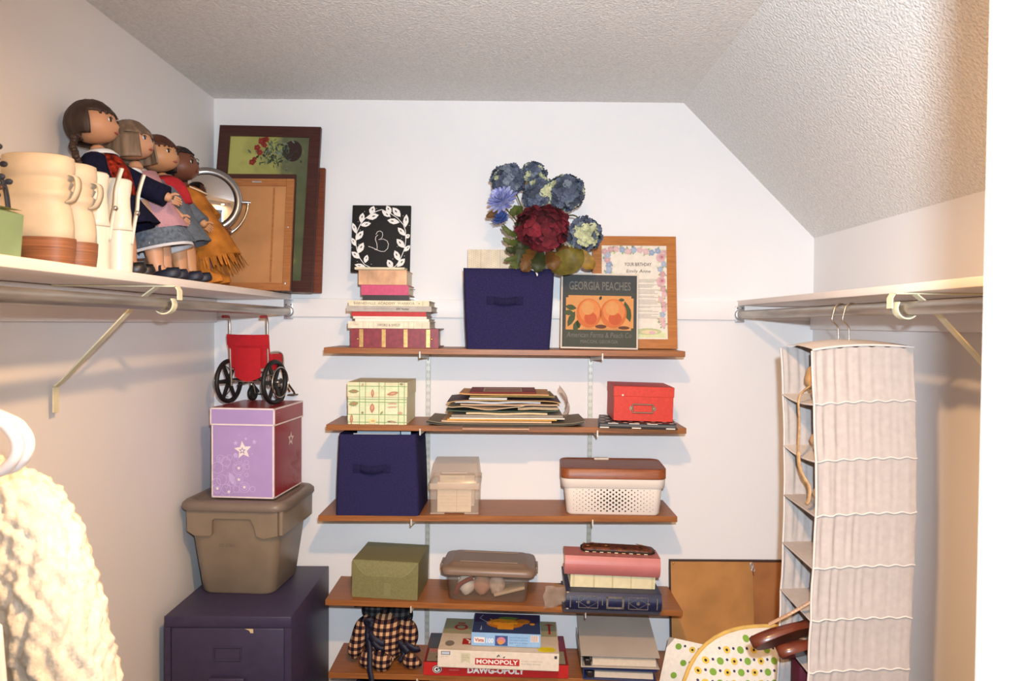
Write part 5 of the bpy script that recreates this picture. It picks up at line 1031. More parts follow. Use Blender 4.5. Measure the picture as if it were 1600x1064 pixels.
# rear frame, only its red-brown right edge shows
t = thing('framed_picture', 'red-brown wooden frame, hindmost of the pictures leaning in the corner', 'picture', (-.856, 2.640, LS + .0025), (math.radians(-7), 0, 0), GFR)
w, h = .372, .46
for a in ((-w / 2, -w / 2 + .03, 0, h), (w / 2 - .03, w / 2, 0, h), (-w / 2 + .03, w / 2 - .03, h - .03, h), (-w / 2 + .03, w / 2 - .03, 0, .03)): MB().box(a[0], a[1], 0, .016, a[2], a[3], bev=.002, seg=1).build('rail', redwood, t)
MB().box(-w / 2 + .028, w / 2 - .028, .006, .009, .028, h - .028).build('print', P('#8d8a6a'), t)
# large dark frame with still life print
w, h = .366, .612
t = picture_frame('framed_picture', 'large dark walnut framed still life of red flowers, tallest on the left shelf', w, h, (-.874, 2.590, LS + .0034), (math.radians(-9.5), math.radians(.6), 0), .040, .018, walnut); t['group'] = GFR
MB().box(-w / 2 + .036, w / 2 - .036, .005, .008, .036, h - .036).build('print', still_life_mat(), t)
q = MB(); f = Fr((-w / 2, .005, 0)); rq = random.Random(8); cl = ['#2b2f22', '#4a5a44', '#8a2a20', '#2e1a16', '#6f7a6a', '#a8b0a0', '#a9a55c']
q.disc(f, .268, .520, .034, .040, 3, .0006, 24)
for _ in range(150):
    x, y = rq.gauss(.205, .034), rq.gauss(.512, .032)
    if .045 < x < .32 and .455 < y < .565: q.leaf(f, x, y, rq.uniform(.010, .024), rq.uniform(.003, .007), rq.uniform(0, 6), rq.choice((0, 0, 0, 1, 1, 4)), .0008 + rq.random() * .0004)
for x, y, r in [(.155, .555, .014), (.17, .562, .011), (.14, .53, .012), (.15, .512, .011), (.125, .475, .012), (.132, .487, .008), (.165, .54, .010)]:
    for k in range(5): q.disc(f, x + r * .55 * math.cos(k * 1.26), y + r * .55 * math.sin(k * 1.26), r * .5, m=2, off=.0014, n=7)
q.build('still_life', [P(c) for c in cl], t)
# reversed frame: pine back with dark front edge
w, h = .262, .392
t = thing('framed_picture', 'picture frame turned face to the wall showing its pale wooden back', 'picture', (-.876, 2.512, LS + .0036), (math.radians(-7.5), 0, 0), GFR)
for a in ((-w / 2, -w / 2 + .026, 0, h), (w / 2 - .026, w / 2, 0, h), (-w / 2 + .026, w / 2 - .026, h - .026, h), (-w / 2 + .026, w / 2 - .026, 0, .026)): MB().box(a[0], a[1], 0, .012, a[2], a[3], bev=.001, seg=1).build('rail', pine, t)
MB().box(-w / 2 - .002, w / 2 + .002, .012, .024, -.0, h + .020).build('front_moulding', walnut, t)
b_ = MB().box(-w / 2 + .024, w / 2 - .024, .004, .008, .024, h - .024).build('backing_board', M('backing_board', '#b27c4c', .7, noise=(8, .08)), t)
MB().box(.060, .066, .0025, .0042, .03, h - .03).build('backing_strip', pine, t)
q = MB(); q.box(-.012, .02, -.002, .0, h - .015, h - .010); q.build('hanger_bar', zinc, t)
q = MB(); q.ell((w / 2 - .014, -.001, .22), (.003, .002, .003), 8, 6); q.ell((w / 2 - .016, -.001, .025), (.003, .002, .006), 8, 6); q.build('nails', zinc, t)
# chrome vanity mirror
t = thing('vanity_mirror', 'round chrome vanity mirror on a curved yoke stand beside the dolls', 'mirror', (-.976, 2.395, LS + .0003))
chr_ = M('chrome', '#bdbab8', .12, 1.0, noise=(20, .03)); ZM = 1.992 - LS
tw = Matrix.Translation((0, 0, ZM)) @ Matrix.Rotation(math.radians(18), 4, 'Z') @ Matrix.Rotation(math.radians(88), 4, 'X')
q = MB(); q.T = tw; q.lathe([(.083, .006), (.090, .010), (.098, .010), (.106, .004), (.108, -.004), (.104, -.012), (.09, -.016)], 48, caps=(False, True)); rim_ = q.build('rim', M('chrome_rim', '#a7a4a2', .25, 1.0, noise=(20, .03)), t)
q = MB(); q.T = tw; q.lathe([(.0835, .0045), (.07, .0080), (.05, .0115), (.03, .0138), (.012, .0150), (.0005, .0152)], 48, caps=(False, True)); q.build('mirror_glass', M('mirror_glass', '#dedcda', .02, 1.0, noise=None), t)
q = MB(); q.T = Matrix.Translation((0, 0, ZM)) @ Matrix.Rotation(math.radians(18), 4, 'Z'); q.tube([(.124 * math.cos(a), 0, .124 * math.sin(a)) for a in (math.radians(d_) for d_ in range(0, -181, -6))], .0042, 10)
for s in (-1, 1): q.tube([(s * .104, 0, 0), (s * .132, 0, 0)], .0050, 10)
q.build('yoke', chr_, t)
MB().lathe([(.058, 0), (.058, .004), (.05, .009), (.014, .014), (.007, .024), (.006, ZM - .124)], 32).build('stand', chr_, t)
# ---- dolls standing side by side, facing the room and leaning on the wall
def doll(label, loc, lean_, rz, skin, hair, cfg):
    t = thing('doll', label, 'doll', loc, (0, 0, math.radians(rz)), 'dolls standing in a row on the left shelf')
    LR = Matrix.Rotation(math.radians(-lean_), 4, 'Y'); LM = LR @ Matrix.Scale(.92, 4)
    sk = M('skin_' + skin, '#' + skin, .5, noise=(12, .03)); hr = M('hair_' + hair, '#' + hair, .55, noise=(60, .22), stretch=(1, 1, .12))
    def B_(): q = MB(); q.T = LM; return q
    # one continuous body grown with a skin modifier
    armL = cfg.get('armL', [(.016, .058, .262), (.040, .060, .215), (.066, .055, .180)]); armR = cfg.get('armR', [(.004, -.058, .262), (.012, -.062, .215), (.024, -.058, .172)])
    J = [(0, 0, .185, .042), (0, 0, .235, .040), (0, 0, .285, .040), (0, 0, .322, .020), (0, 0, .350, .018)]
    E_ = [(0, 1), (1, 2), (2, 3), (3, 4)]
    for s in (-1, 1):
        b = len(J); J += [(0, s * .030, .165, .032), (.002, s * .032, .095, .027), (-.002, s * .033, .030, .019), (.012, s * .033, .014, .016), (.034, s * .034, .012, .012)]; E_ += [(0, b), (b, b + 1), (b + 1, b + 2), (b + 2, b + 3), (b + 3, b + 4)]
    for s, ar in ((1, armL), (-1, armR)):
        b = len(J); J += [(0, s * .045, .298, .022)] + [p + (r,) for p, r in zip(ar, (.020, .017, .012))]; e = Vector(ar[2]); d_ = (e - Vector(ar[1])).normalized(); pm = e + d_ * .016; J.append(tuple(pm) + (.012,)); E_ += [(2, b), (b, b + 1), (b + 1, b + 2), (b + 2, b + 3), (b + 3, b + 4)]
    me = bpy.data.meshes.new('body'); me.from_pydata([tuple(LM @ Vector(j[:3])) for j in J], E_, []); o = bpy.data.objects.new('body', me); COL.objects.link(o); o.parent = t; me.materials.append(sk)
    o.modifiers.new('skin', 'SKIN').use_smooth_shade = True
    for i, j in enumerate(J): me.skin_vertices[0].data[i].radius = (j[3], j[3]); me.skin_vertices[0].data[i].use_root = (i == 0)
    sb = o.modifiers.new('smooth', 'SUBSURF'); sb.levels = 2; sb.render_levels = 2
    q = B_()                                   # five fingers on each hand
    for s, ar in ((1, armL), (-1, armR)):
        e = Vector(ar[2]); d_ = (e - Vector(ar[1])).normalized(); pm = e + d_ * .016; side_ = Vector((1, 0, 0)) - d_ * d_.x; side_.normalize(); nrm = d_.cross(side_) * -s
        for k, (off, ln) in enumerate(((-.0085, .019), (-.003, .024), (.003, .023), (.0085, .018))):
            p = pm + side_ * off + d_ * .004; q.tube([p, p + d_ * ln * .5, p + d_ * ln * .85 + nrm * -.003, p + d_ * ln - nrm * .007], [.0042, .0038, .0034, .002], 6)
        p = pm + side_ * .009 - d_ * .006; q.tube([p, p + side_ * .008 + d_ * .008, p + side_ * .009 + d_ * .018], [.0045, .004, .0025], 6)
    tag(q.build('fingers', sk, t), kind='stuff')
    hz = .366; ht = math.radians(cfg.get('turn', 0)); HM = LR @ Matrix.Translation((.004, 0, hz)) @ Matrix.Rotation(ht, 4, 'Z') @ Matrix.Rotation(math.radians(lean_ * .55), 4, 'Y')
    def face(d):
        k = 1.0
        if d.z < 0: k *= 1 - .20 * d.z * d.z
        ck = max(0, Vector((.75, .55 if d.y > 0 else -.55, -.35)).normalized().dot(d)); k += .07 * ck ** 8
        ns = max(0, Vector((1, 0, -.12)).normalized().dot(d)); k += .13 * ns ** 90
        ch = max(0, Vector((.85, 0, -.62)).normalized().dot(d)); k += .07 * ch ** 22
        for s in (-1, 1): k -= .05 * max(0, Vector((.88, s * .36, .10)).normalized().dot(d)) ** 60
        lp = max(0, Vector((.95, 0, -.36)).normalized().dot(d)); k += .03 * lp ** 120
        return k
    q = MB(); q.T = HM; q.ell((0, 0, 0), (.052, .053, .053), 40, 28, 0, face)
    for s in (-1, 1): q.ell((-.004, s * .050, -.006), (.009, .004, .011), 8, 6)
    hd = q.build('head', sk, t)
    for s in (-1, 1):
        q = MB(); q.T = HM; d = Vector((.88, s * .37, .10)).normalized(); c = Vector((d.x * .0485, d.y * .0495, d.z * .051)); q.ell(c, (.0045, .0068, .0062), 12, 8, 0); q.ell(c + d * .0022, (.0033, .0052, .0055), 10, 6, 1); q.ell(c + d * .0042, (.002, .0028, .003), 8, 5, 2)
        q.tube([c + Vector((.004, u * .0085, .0075 - abs(u) * .003)) for u in (-1, -.5, 0, .5, 1)], .0012, 5, 2); q.tube([c + Vector((.0035, u * .011, .018 - abs(u) * .003)) for u in (-1, -.5, 0, .5, 1)], .0013, 5, 3)
        q.build('eye', [P('#e9e4de', .2), P('#' + cfg.get('eye', '3a2a20'), .15), P('#14100e', .2), hr], hd)
    q = MB(); q.T = HM; c = Vector((.0535, 0, -.0215)); q.loft([[c + Vector((-.002 - abs(u) * .003, u * .011, .0035 * (1 - u * u) * w_)) for u in (-1, -.6, -.2, .2, .6, 1)] for w_ in (1, -1)], 0, True, False); q.ell(c + Vector((-.001, 0, 0)), (.003, .009, .0032), 10, 6); q.build('mouth', P('#' + cfg.get('lip', 'a0544a'), .3), hd)
    # hair cap with strands, open at the face
    q = MB(); q.T = HM; bz = cfg.get('bang', .42); lowz = cfg.get('low', -.75); vol = cfg.get('vol', 1.0)
    nu, nv = 72, 30; vs = {}; base = len(q.v); F_ = []
    pts = []
    for i in range(nv + 1):
        th = PI * i / nv
        for j in range(nu):
            ph = 2 * PI * j / nu; d = Vector((math.sin(th) * math.cos(ph), math.sin(th) * math.sin(ph), math.cos(th)))
            k = 1.15 * vol + .02 * math.sin(j * 2.6 + 2 * math.sin(i * .3)) + .015 * mnoise.noise(d * 5) - (.03 if cfg.get('part') and abs(d.y) < .06 and d.z > .3 else 0)
            if d.x > .5: k -= .03
            pts.append(Vector((d.x * .052 * k - .002, d.y * .053 * k, d.z * .053 * k)))
    for i in range(nv):
        for j in range(nu):
            th = PI * (i + .5) / nv; ph = 2 * PI * (j + .5) / nu; d = Vector((math.sin(th) * math.cos(ph), math.sin(th) * math.sin(ph), math.cos(th)))
            fw = .28 + .12 * math.sin(j * 1.9)
            if d.x > cfg.get('side', .22) and d.z < bz + .05 * math.sin(j * 2.3): continue
            if d.z < lowz + (.25 if d.x > -.2 else 0): continue
            F_.append((i * nu + j, i * nu + (j + 1) % nu, (i + 1) * nu + (j + 1) % nu, (i + 1) * nu + j))
    q.add(pts, F_, 0, True); ho = q.build('hair', hr, t)
    sm = ho.modifiers.new('thick', 'SOLIDIFY'); sm.thickness = .004; sm.offset = 1
    for br in cfg.get('braids', []):
        P_ = bend([Vector(p) for p in br], 6); q = B_()
        for k, p in enumerate(P_): q.ell(p + Vector((0, .004 * math.sin(k * 1.6), 0)), (.0095, .0085, .0085), 8, 6)
        q.build('braid', hr, ho)
    if cfg.get('bob'):
        q = MB(); q.T = HM; q.grid(lambda u, v: Vector(((.056 + .004 * v + .0015 * math.sin(u * 90)) * math.cos(.75 + u * (2 * PI - 1.5)) - .002, (.057 + .006 * v + .0015 * math.sin(u * 80)) * math.sin(.75 + u * (2 * PI - 1.5)), .015 - .062 * v)), 60, 8); bo = q.build('bob', hr, ho); sm = bo.modifiers.new('thick', 'SOLIDIFY'); sm.thickness = .005
    def cloth(name, rings, m, n=32, fold=0.0, open_=False):
        """rings: (z, rx, ry, cx)"""
        q = B_(); q.loft([[Vector((cx + rx * (1 + fold * ((zt0 - z) / .3) * math.sin(9 * a)) * math.cos(a), ry * (1 + fold * ((zt0 - z) / .3) * math.sin(9 * a)) * math.sin(a), z)) for a in (2 * PI * i / n for i in range(n))] for zt0 in (rings[0][0],) for z, rx, ry, cx in rings], 0, True, True, (False, False)); o_ = q.build(name, m, t); s_ = o_.modifiers.new('thick', 'SOLIDIFY'); s_.thickness = .002; return o_
    def sleeve(name, ar, s, r0, r1, m, upto=3):
        q = B_(); pts = bend([(0, s * .040, .300)] + [Vector(p) for p in ar][:upto], 4); n = len(pts); q.tube(pts, [r0 + (r1 - r0) * i / (n - 1) for i in range(n)], 12); return q.build(name, m, t)
    cfg['dress'](B_, cloth, sleeve, armL, armR, t)
    for s in (-1, 1) if cfg.get('shoe') else ():
        q = B_(); y = s * .0335; m = cfg['shoe']
        def so(k, z): return [Vector((.016 + .041 * k * math.cos(a), y + .021 * k * math.sin(a) * (1.0 + .12 * math.cos(a)), z)) for a in (2 * PI * i / 22 for i in range(22))]
        if cfg.get('boot'): q.loft([so(1.0, -.004), so(1.04, .004), so(1.0, .018)] + [[Vector((cx + rx * math.cos(a), y + ry * math.sin(a), z)) for a in (2 * PI * i / 22 for i in range(22))] for z, rx, ry, cx in ((.030, .030, .020, .006), (.050, .023, .021, 0), (.085, .026, .024, 0))], 0, True, True, (True, False))
        else:
            q.loft([so(.97, -.004), so(1.04, .001), so(1.04, .010), so(.98, .019), so(.86, .020), so(.80, .012)], 0, True, True, (True, False)); q.grid(lambda u, v: Vector((.026 + .030 * u, y + (v - .5) * .040 * math.sqrt(max(0, 1.02 - u * u)), .020 + .006 * math.sin(PI * v) * (1 - u))), 5, 6); q.tube([Vector((.010, y - .020, .016)), Vector((.010, y - .014, .032)), Vector((.012, y, .037)), Vector((.010, y + .014, .032)), Vector((.010, y + .020, .016))], .004, 6)
        q.build('shoe', m, t)
    return t
nav = M('navy_wool', '#17182c', .95, noise=(120, .12), spec=.1); plaid = M('red_plaid_wool', '#7a2416', .95, noise=(90, .5), spec=.1); whitec = M('white_collar', '#d6dbe0', .8); pinks = M('pink_ticking', '#b98a92', .85, noise=(160, .1), stretch=(6, 6, .2)); denim = M('grey_denim', '#5c6570', .9, noise=(120, .2)); greyd = M('grey_blue_cloth', '#5a6068', .9, noise=(80, .1)); redk = M('red_kerchief', '#a31a22', .85, noise=(60, .1)); suede = M('tan_suede', '#a8682a', .95, noise=(26, .16), bump=(160, .3, .001), spec=.1); navs = M('navy_shoe', '#1b1f30', .5); blks = M('black_shoe', '#191618', .4); lace = M('lace', '#cfcdd0', .9)
def d1(B_, cloth, sleeve, aL, aR, t):
    cloth('coat', [(.318, .022, .026, 0), (.305, .036, .050, 0), (.27, .050, .062, 0), (.225, .052, .064, .002), (.18, .066, .072, .004), (.12, .094, .082, .006)], nav, fold=.10)
    cloth('plaid_vest', [(.316, .030, .030, .006), (.300, .045, .046, .006), (.27, .056, .056, .006), (.225, .058, .058, .006), (.20, .056, .056, .006)], plaid)
    cloth('collar', [(.330, .024, .026, .002), (.324, .034, .038, .002), (.312, .044, .050, .002)], whitec)
    sleeve('sleeve', aL, 1, .030, .030, nav); sleeve('sleeve', aR, -1, .030, .030, nav)
def d2(B_, cloth, sleeve, aL, aR, t):
    cloth('blouse', [(.320, .022, .026, 0), (.30, .040, .050, 0), (.25, .048, .058, 0), (.20, .052, .062, 0)], whitec)
    cloth('apron', [(.305, .044, .042, .006), (.25, .054, .056, .008), (.19, .064, .066, .010), (.135, .082, .068, .012)], pinks, fold=.06)
    cloth('skirt', [(.21, .056, .062, 0), (.16, .072, .068, .006), (.088, .094, .076, .010)], denim, fold=.10)
    cloth('lace_hem', [(.100, .088, .072, .008), (.080, .090, .074, .008)], lace, fold=.1)
    sleeve('sleeve', aL, 1, .028, .024, whitec, 2); sleeve('sleeve', aR, -1, .028, .024, whitec, 2)
def d3(B_, cloth, sleeve, aL, aR, t):
    cloth('dress', [(.318, .024, .028, 0), (.30, .042, .052, 0), (.25, .050, .060, 0), (.19, .060, .058, 0), (.11, .086, .062, .004)], greyd, fold=.08)
    cloth('collar', [(.332, .026, .028, .002), (.322, .034, .038, .002)], lace)
    cloth('kerchief', [(.328, .030, .034, .003), (.312, .046, .052, .004), (.300, .052, .056, .005), (.292, .054, .040, .007), (.262, .056, .020, .012), (.235, .056, .012, .014)], redk)
    sleeve('sleeve', aL, 1, .028, .024, greyd); sleeve('sleeve', aR, -1, .028, .024, greyd)
def d4(B_, cloth, sleeve, aL, aR, t):
    cloth('dress', [(.324, .030, .034, .002), (.308, .048, .058, .002), (.27, .056, .062, .004), (.21, .062, .064, .010), (.15, .074, .066, .022), (.075, .086, .066, .032)], suede, fold=.04)
    rf = random.Random(2); q = B_()
    def strip(p, d, w=.004): e = p + d; s = Vector((-d.y, d.x, 0)).normalized() * w if abs(d.x) + abs(d.y) > .002 else Vector((0, w, 0)); q.add([p - s, p + s, e + s * .5, e - s * .5], [(0, 1, 2, 3)], 0)
    for k in range(70):
        a = 2 * PI * k / 70; strip(Vector((.030 + .088 * math.cos(a), .067 * math.sin(a), .080)), Vector((.012 * math.cos(a) + rf.uniform(-.006, .006), .012 * math.sin(a) + rf.uniform(-.006, .006), -rf.uniform(.035, .055))))
    for s in (-1, 1):
        for k in range(26):
            z = .30 - .008 * k; strip(Vector((-.002 + .02 * rf.random(), s * (.060 + .004 * math.sin(k)), z)), Vector((rf.uniform(-.012, .018), s * rf.uniform(.012, .026), -rf.uniform(.02, .035))), .003)
    for k in range(30):
        a = -1.2 + 2.4 * k / 29; strip(Vector((.058 * math.cos(a) + .006, .062 * math.sin(a), .255)), Vector((.014 * math.cos(a), .008 * math.sin(a), -rf.uniform(.018, .032))), .003)
    tag(q.build('fringe', suede, t), kind='stuff')
    sleeve('sleeve', aL, 1, .034, .036, suede, 2); sleeve('sleeve', aR, -1, .030, .030, suede, 2)
    q = B_(); q.tube(bend([(.035, -.045, .315), (.060, -.025, .296), (.066, .0, .290), (.060, .025, .296), (.035, .045, .315)], 5), .0025, 6); q.build('bead_necklace', P('#d9c7a4'), t)
ARM = [(.040, .062, .262), (.085, .075, .225), (.120, .078, .200)]
doll('doll with dark braids, navy coat, red plaid vest and white collar, nearest in the row', (-.925, 1.800, LS + .008), 13, 8, 'c08e6c', '3a2a22', dict(dress=d1, shoe=blks, armL=ARM, bang=.40, braids=[[(-.02, -.048, .372), (-.035, -.060, .34), (-.030, -.066, .30), (-.020, -.068, .25)], [(-.02, .048, .372), (-.035, .060, .34), (-.03, .066, .30)]], eye='2c2420'))
doll('doll with ash blonde bob, pink striped apron and grey denim skirt', (-.915, 1.968, LS + .008), 14, 6, 'c69474', '78624e', dict(dress=d2, shoe=navs, bang=.30, bob=True, eye='34506e', turn=-6))
doll('doll with short auburn hair, grey blue dress and red kerchief', (-.910, 2.108, LS + .008), 14.5, 0, 'bd8a62', '4e2718', dict(dress=d3, shoe=navs, bang=.38, eye='2c2018', turn=-10))
doll('dark skinned doll with black hair and fringed tan suede dress beside the mirror', (-.905, 2.240, LS + .008), 15, 0, '6e4230', '1c1210', dict(dress=d4, shoe=suede, boot=True, bang=.60, part=True, braids=[[(-.01, -.048, .37), (-.01, -.056, .33), (.0, -.060, .28)], [(-.01, .048, .37), (-.01, .056, .33), (.0, .060, .28)]], eye='20150f', lip='6e3428'))
# ---- shoes: heels towards the room
def ankle_boot(label, y, x_heel, rz, leather, heel_m, hh, prof, L, W, group, kind):
    """local +X is the toe; heel back at x = 0"""
    t = thing('ankle_boot', label, 'boot', (x_heel, y, LS + .0002), (0, 0, PI + math.radians(rz)), group)
    def sl(z, xa, xf, w, pt=1.0):
        out = []
        for i in range(28):
            a = 2 * PI * i / 28; c, s = math.cos(a), math.sin(a); x = (xa + xf) / 2 + (xf - xa) / 2 * c; k = w * (1 - (.30 * pt * max(0, c) ** 2 if xf - xa > .14 else 0)); out.append(Vector((x, k * math.copysign(abs(s) ** .8, s), z)))
        return out
    rows = [sl(*r) for r in prof]
    q = MB(); q.loft(rows, 0, True, True, (True, False)); up = q.build('upper', leather, t); sm = up.modifiers.new('thick', 'SOLIDIFY'); sm.thickness = .003; sm.offset = -1
    return t, sl
cream_l = M('cream_leather', '#c6b69e', .5, noise=(18, .05), bump=(40, .25, .003)); cream_in = M('cream_lining', '#c9bda6', .8); stack = M('stacked_heel', '#86573a', .5, noise=(6, .22), stretch=(1, 1, 45)); sole = M('dark_sole', '#3a261c', .6)
GB = 'pair of cream ankle boots with stacked heels'
for lab, y, xh, rz in (('cream leather ankle boot with stacked brown heel, nearest the green shoe', 1.368, -.806, -3), ('cream leather ankle boot tucked behind its fellow, stacked brown heel', 1.446, -.808, -2)):
    hh = .046
    prof = [(hh, .004, .118, .034), (hh + .002, .001, .124, .037), (.070, .0, .235, .037), (.085, .002, .222, .038), (.102, .006, .170, .038), (.116, .012, .138, .036), (.122, .006, .134, .039), (.134, .004, .126, .040), (.138, .010, .122, .036), (.150, .004, .124, .040), (.154, .010, .121, .036), (.158, .003, .126, .041), (.178, .001, .127, .042), (.196, .003, .126, .041), (.198, .008, .122, .038)]
    t, sl = ankle_boot(lab, y, xh, rz, cream_l, stack, hh, prof, .24, .075, GB, 0)
    q = MB(); q.loft([sl(0, .004, .088, .034), sl(hh * .5, .001, .092, .036), sl(hh + .001, -.001, .118, .038)], 0, True); q.build('heel', stack, t)
    q = MB(); n = 10
    q.loft([[Vector((x, s * w, z - th)) for s in (-1, 1)] + [Vector((x, s * w, z)) for s in (1, -1)] for x, z, w, th in [(.07, hh + .002, .034, .004), (.11, hh + .001, .036, .012), (.14, .030, .036, .016), (.18, .016, .035, .012), (.215, .013, .026, .011), (.235, .013, .012, .010)]], 0, False); q.build('sole', sole, t)
    q = MB(); q.loft([[Vector((x, 0.84 * y_, z)) for x, y_, z in ((.10 + .125 * math.cos(a) if math.cos(a) > 0 else .10, .037 * math.sin(a), zz_) for a in (2 * PI * i / 20 for i in range(20)))] for zz_ in (.014, .05, .075)], 0, True); q.build('vamp', cream_l, t)
    q = MB(); q.loft([[p + Vector((0, w_, 0)) for w_ in (-.008, .008)] for p in bend([(.006, 0, .166), (-.010, 0, .160), (-.013, 0, .140), (-.004, 0, .118), (.008, 0, .112)], 4)], 0, True, False); pl_ = q.build('pull_tab', cream_l, t); sm = pl_.modifiers.new('thick', 'SOLIDIFY'); sm.thickness = .003
white_l = M('white_leather', '#d6cebf', .38, noise=(12, .02), bump=(30, .1, .002), coat=.2); stud = M('silver_stud', '#c9c4bc', .12, 1.0)
GW = 'pair of white block-heel boots'
for lab, y, xh, rz in (('white boot with silver studs, half hidden between the cream boot and its fellow', 1.512, -.826, -28), ('white boot with silver studs and flared straps, nearest the dolls', 1.580, -.816, -34)):
    hh = .088
    prof = [(hh, .004, .085, .029), (hh + .004, .0, .095, .031), (.105, .0, .155, .030), (.125, .002, .115, .029), (.140, .006, .096, .026), (.160, .008, .092, .026), (.178, .006, .088, .028), (.196, .004, .086, .029), (.200, .008, .083, .026)]
    t, sl = ankle_boot(lab, y, xh, rz, white_l, white_l, hh, prof, .2, .06, GW, 1)
    q = MB(); q.loft([sl(0, .006, .058, .026), sl(.03, .003, .062, .027), sl(hh, .0, .080, .030)], 0, True); q.build('heel', white_l, t)
    q = MB(); q.loft([[Vector((x, s * w, z - .008)) for s in (-1, 1)] + [Vector((x, s * w, z)) for s in (1, -1)] for x, z, w in [(.06, hh + .002, .027), (.10, .075, .029), (.12, .03, .030), (.145, .010, .026), (.168, .010, .012)]], 0, False); q.build('sole', white_l, t)
    q = MB(); q.loft([[Vector((.09 + .075 * math.cos(a) if math.cos(a) > 0 else .09, .030 * math.sin(a), z)) for a in (2 * PI * i / 20 for i in range(20))] for z in (.010, .06, .108)], 0, True); q.build('vamp', white_l, t)
    for s in (-1,):
        q = MB(); q.loft([[p + Vector((.0, 0, 0)), p + Vector((.014, s * .003, .003))] for p in bend([(-.002, s * .014, .060), (-.003, s * .020, .105), (-.003, s * .026, .135), (-.002, s * .029, .165), (-.004, s * .034, .190), (-.006, s * .040, .212)], 4)], 0, True, False); fl = q.build('strap', white_l, t); sm = fl.modifiers.new('thick', 'SOLIDIFY'); sm.thickness = .004
        MB().ell((-.005, s * .021, .128), (.0045, .0055, .0055), 12, 8).build('stud', stud, t)
sage = M('sage_leather', '#7d9674', .55, noise=(14, .05)); yel = M('pale_yellow_trim', '#d8d28a', .5); bead = M('dark_blue_ribbon', '#1e2434', .6, noise=(40, .3)); brz = M('brown_bead', '#4a3222', .4)
for lab, y, xh in (('sage green wedge shoe with dark ribbon bows, leftmost on the left shelf', 1.228, -.832),):
    t = thing('wedge_shoe', lab, 'shoe', (xh, y, LS + .0002), (0, 0, PI))
    MB().prism([(.0, 0), (.19, 0), (.215, .008), (.19, .016), (.12, .036), (.07, .066), (.01, .080), (-.006, .074)], Fr((0, .034, 0), (1, 0, 0), (0, 0, 1), (0, 1, 0)), .068).build('wedge', sage, t)
    q = MB(); q.loft([[Vector((x, s * .035, z)) for s in (-1, 1)] for x, z in [(-.004, .082), (.02, .083), (.07, .070), (.12, .040), (.19, .020)]], 0, True, False); q.tube([(.045, .036, .012), (.040, .037, .04), (.032, .036, .075), (.035, .030, .11), (.040, .02, .128)], [.003, .005, .006, .005, .003], 8); q.build('trim', yel, t)
    q = MB()
    for (a, b, c, d_) in (((.02, .034, .084), (.022, .036, .12), (.03, .030, .16), (.045, .01, .185)), ((.02, -.034, .084), (.03, -.036, .13), (.05, -.02, .165), (.06, 0, .180)), ((.01, .030, .09), (-.004, .034, .10), (-.012, .034, .112), (-.02, .03, .108))): q.tube(bend([a, b, c, d_], 5), .006, 8, flat=.5)
    for x, y_, z in ((-.006, .036, .178), (-.014, .036, .150), (-.022, .036, .122), (-.004, .038, .10)):
        for s in (-1, 1): q.ell((x + s * .006, y_, z + s * .004), (.007, .004, .005), 8, 6)
    q.build('ribbon', bead, t)
    q = MB()
    for x, y_, z in ((-.004, .040, .162), (-.012, .040, .134), (-.018, .040, .108), (.004, .040, .090)): q.ell((x, y_, z), (.004, .004, .004), 8, 6)
    q.build('beads', brz, t)

# ------------------------------------------------------------------ clothes on the left rod
hw_ = M('hanger_plastic', '#e6e2e6', .3, noise=(8, .01))
for i, (y, tilt) in enumerate(((.868, 0), (.889, 0))):
    t = thing('clothes_hanger', 'white tubular plastic hanger, %s beside the cream sweater' % ('front one' if i == 0 else 'rear one'), 'hanger', (-.806, y, 1.640), (0, 0, math.radians(tilt)), 'white hangers on the left rod')
    q = MB(); q.tube(bend([(0, 0, -.102), (0, 0, -.065), (.012, 0, -.038), (.0195, 0, -.010)], 4)[:-1] + [(.0195 * math.cos(a), 0, .0195 * math.sin(a)) for a in (math.radians(d_) for d_ in range(-28, 185, 15))], .0038, 8); q.build('hook', hw_, t)
    a = .225; pts = [(0, 0, -.100), (.10, 0, -.122), (a - .025, 0, -.158), (a - .004, 0, -.172), (a + .003, 0, -.190), (a - .006, 0, -.210), (a - .03, 0, -.222), (.1, 0, -.232), (0, 0, -.234), (-.1, 0, -.232), (-a + .03, 0, -.222), (-a + .006, 0, -.210), (-a - .003, 0, -.190), (-a + .004, 0, -.172), (-a + .025, 0, -.158), (-.10, 0, -.122)]
    P_ = bend(pts + [pts[0]], 4)[:-1]; q = MB(); q.tube(P_, .0068, 10, closed=True); q.build('shoulders', hw_, t)
t = thing('sweater', 'chunky cream cable-knit sweater hanging at the near end of the left rod', 'sweater', (-.806, 1.000, .84))
knit = M('cream_wool', '#cfcabf', .95, noise=(70, .08), bump=(220, .6, .002), spec=.08)
def knitd(a, s): return .0075 * abs(math.sin(a * 7 + .9 * math.sin(s * 55))) + .0050 * mnoise.noise((math.cos(a) * 4, math.sin(a) * 4, s * 30)) + .004 * math.sin(s * 160) * math.sin(a * 21)
def knit_tube(path, rad, name, na=90, k=14, flat=1.0, holes=0):
    P_ = bend(path, k); n = len(P_); R_ = bend([Vector((r, 0, 0)) for r in rad], k); rows = []
    for i, p in enumerate(P_):
        d = (P_[min(i + 1, n - 1)] - P_[max(i - 1, 0)]).normalized(); u = Vector((0, 1, 0)); w = d.cross(u).normalized(); u = w.cross(d); s = i * .0075
        rows.append([p + (u * math.cos(a) * flat + w * math.sin(a)) * (R_[i].x + knitd(a, s)) for a in (2 * PI * j / na for j in range(na))])
    q = MB(); q.loft(rows, 0, True, True, (True, True)); return q.build(name, knit, t)
body = [(0, 0, .60), (0, 0, .57), (0, 0, .52), (0, 0, .40), (0, 0, .2), (0, 0, .0)]
q = MB(); rows = []
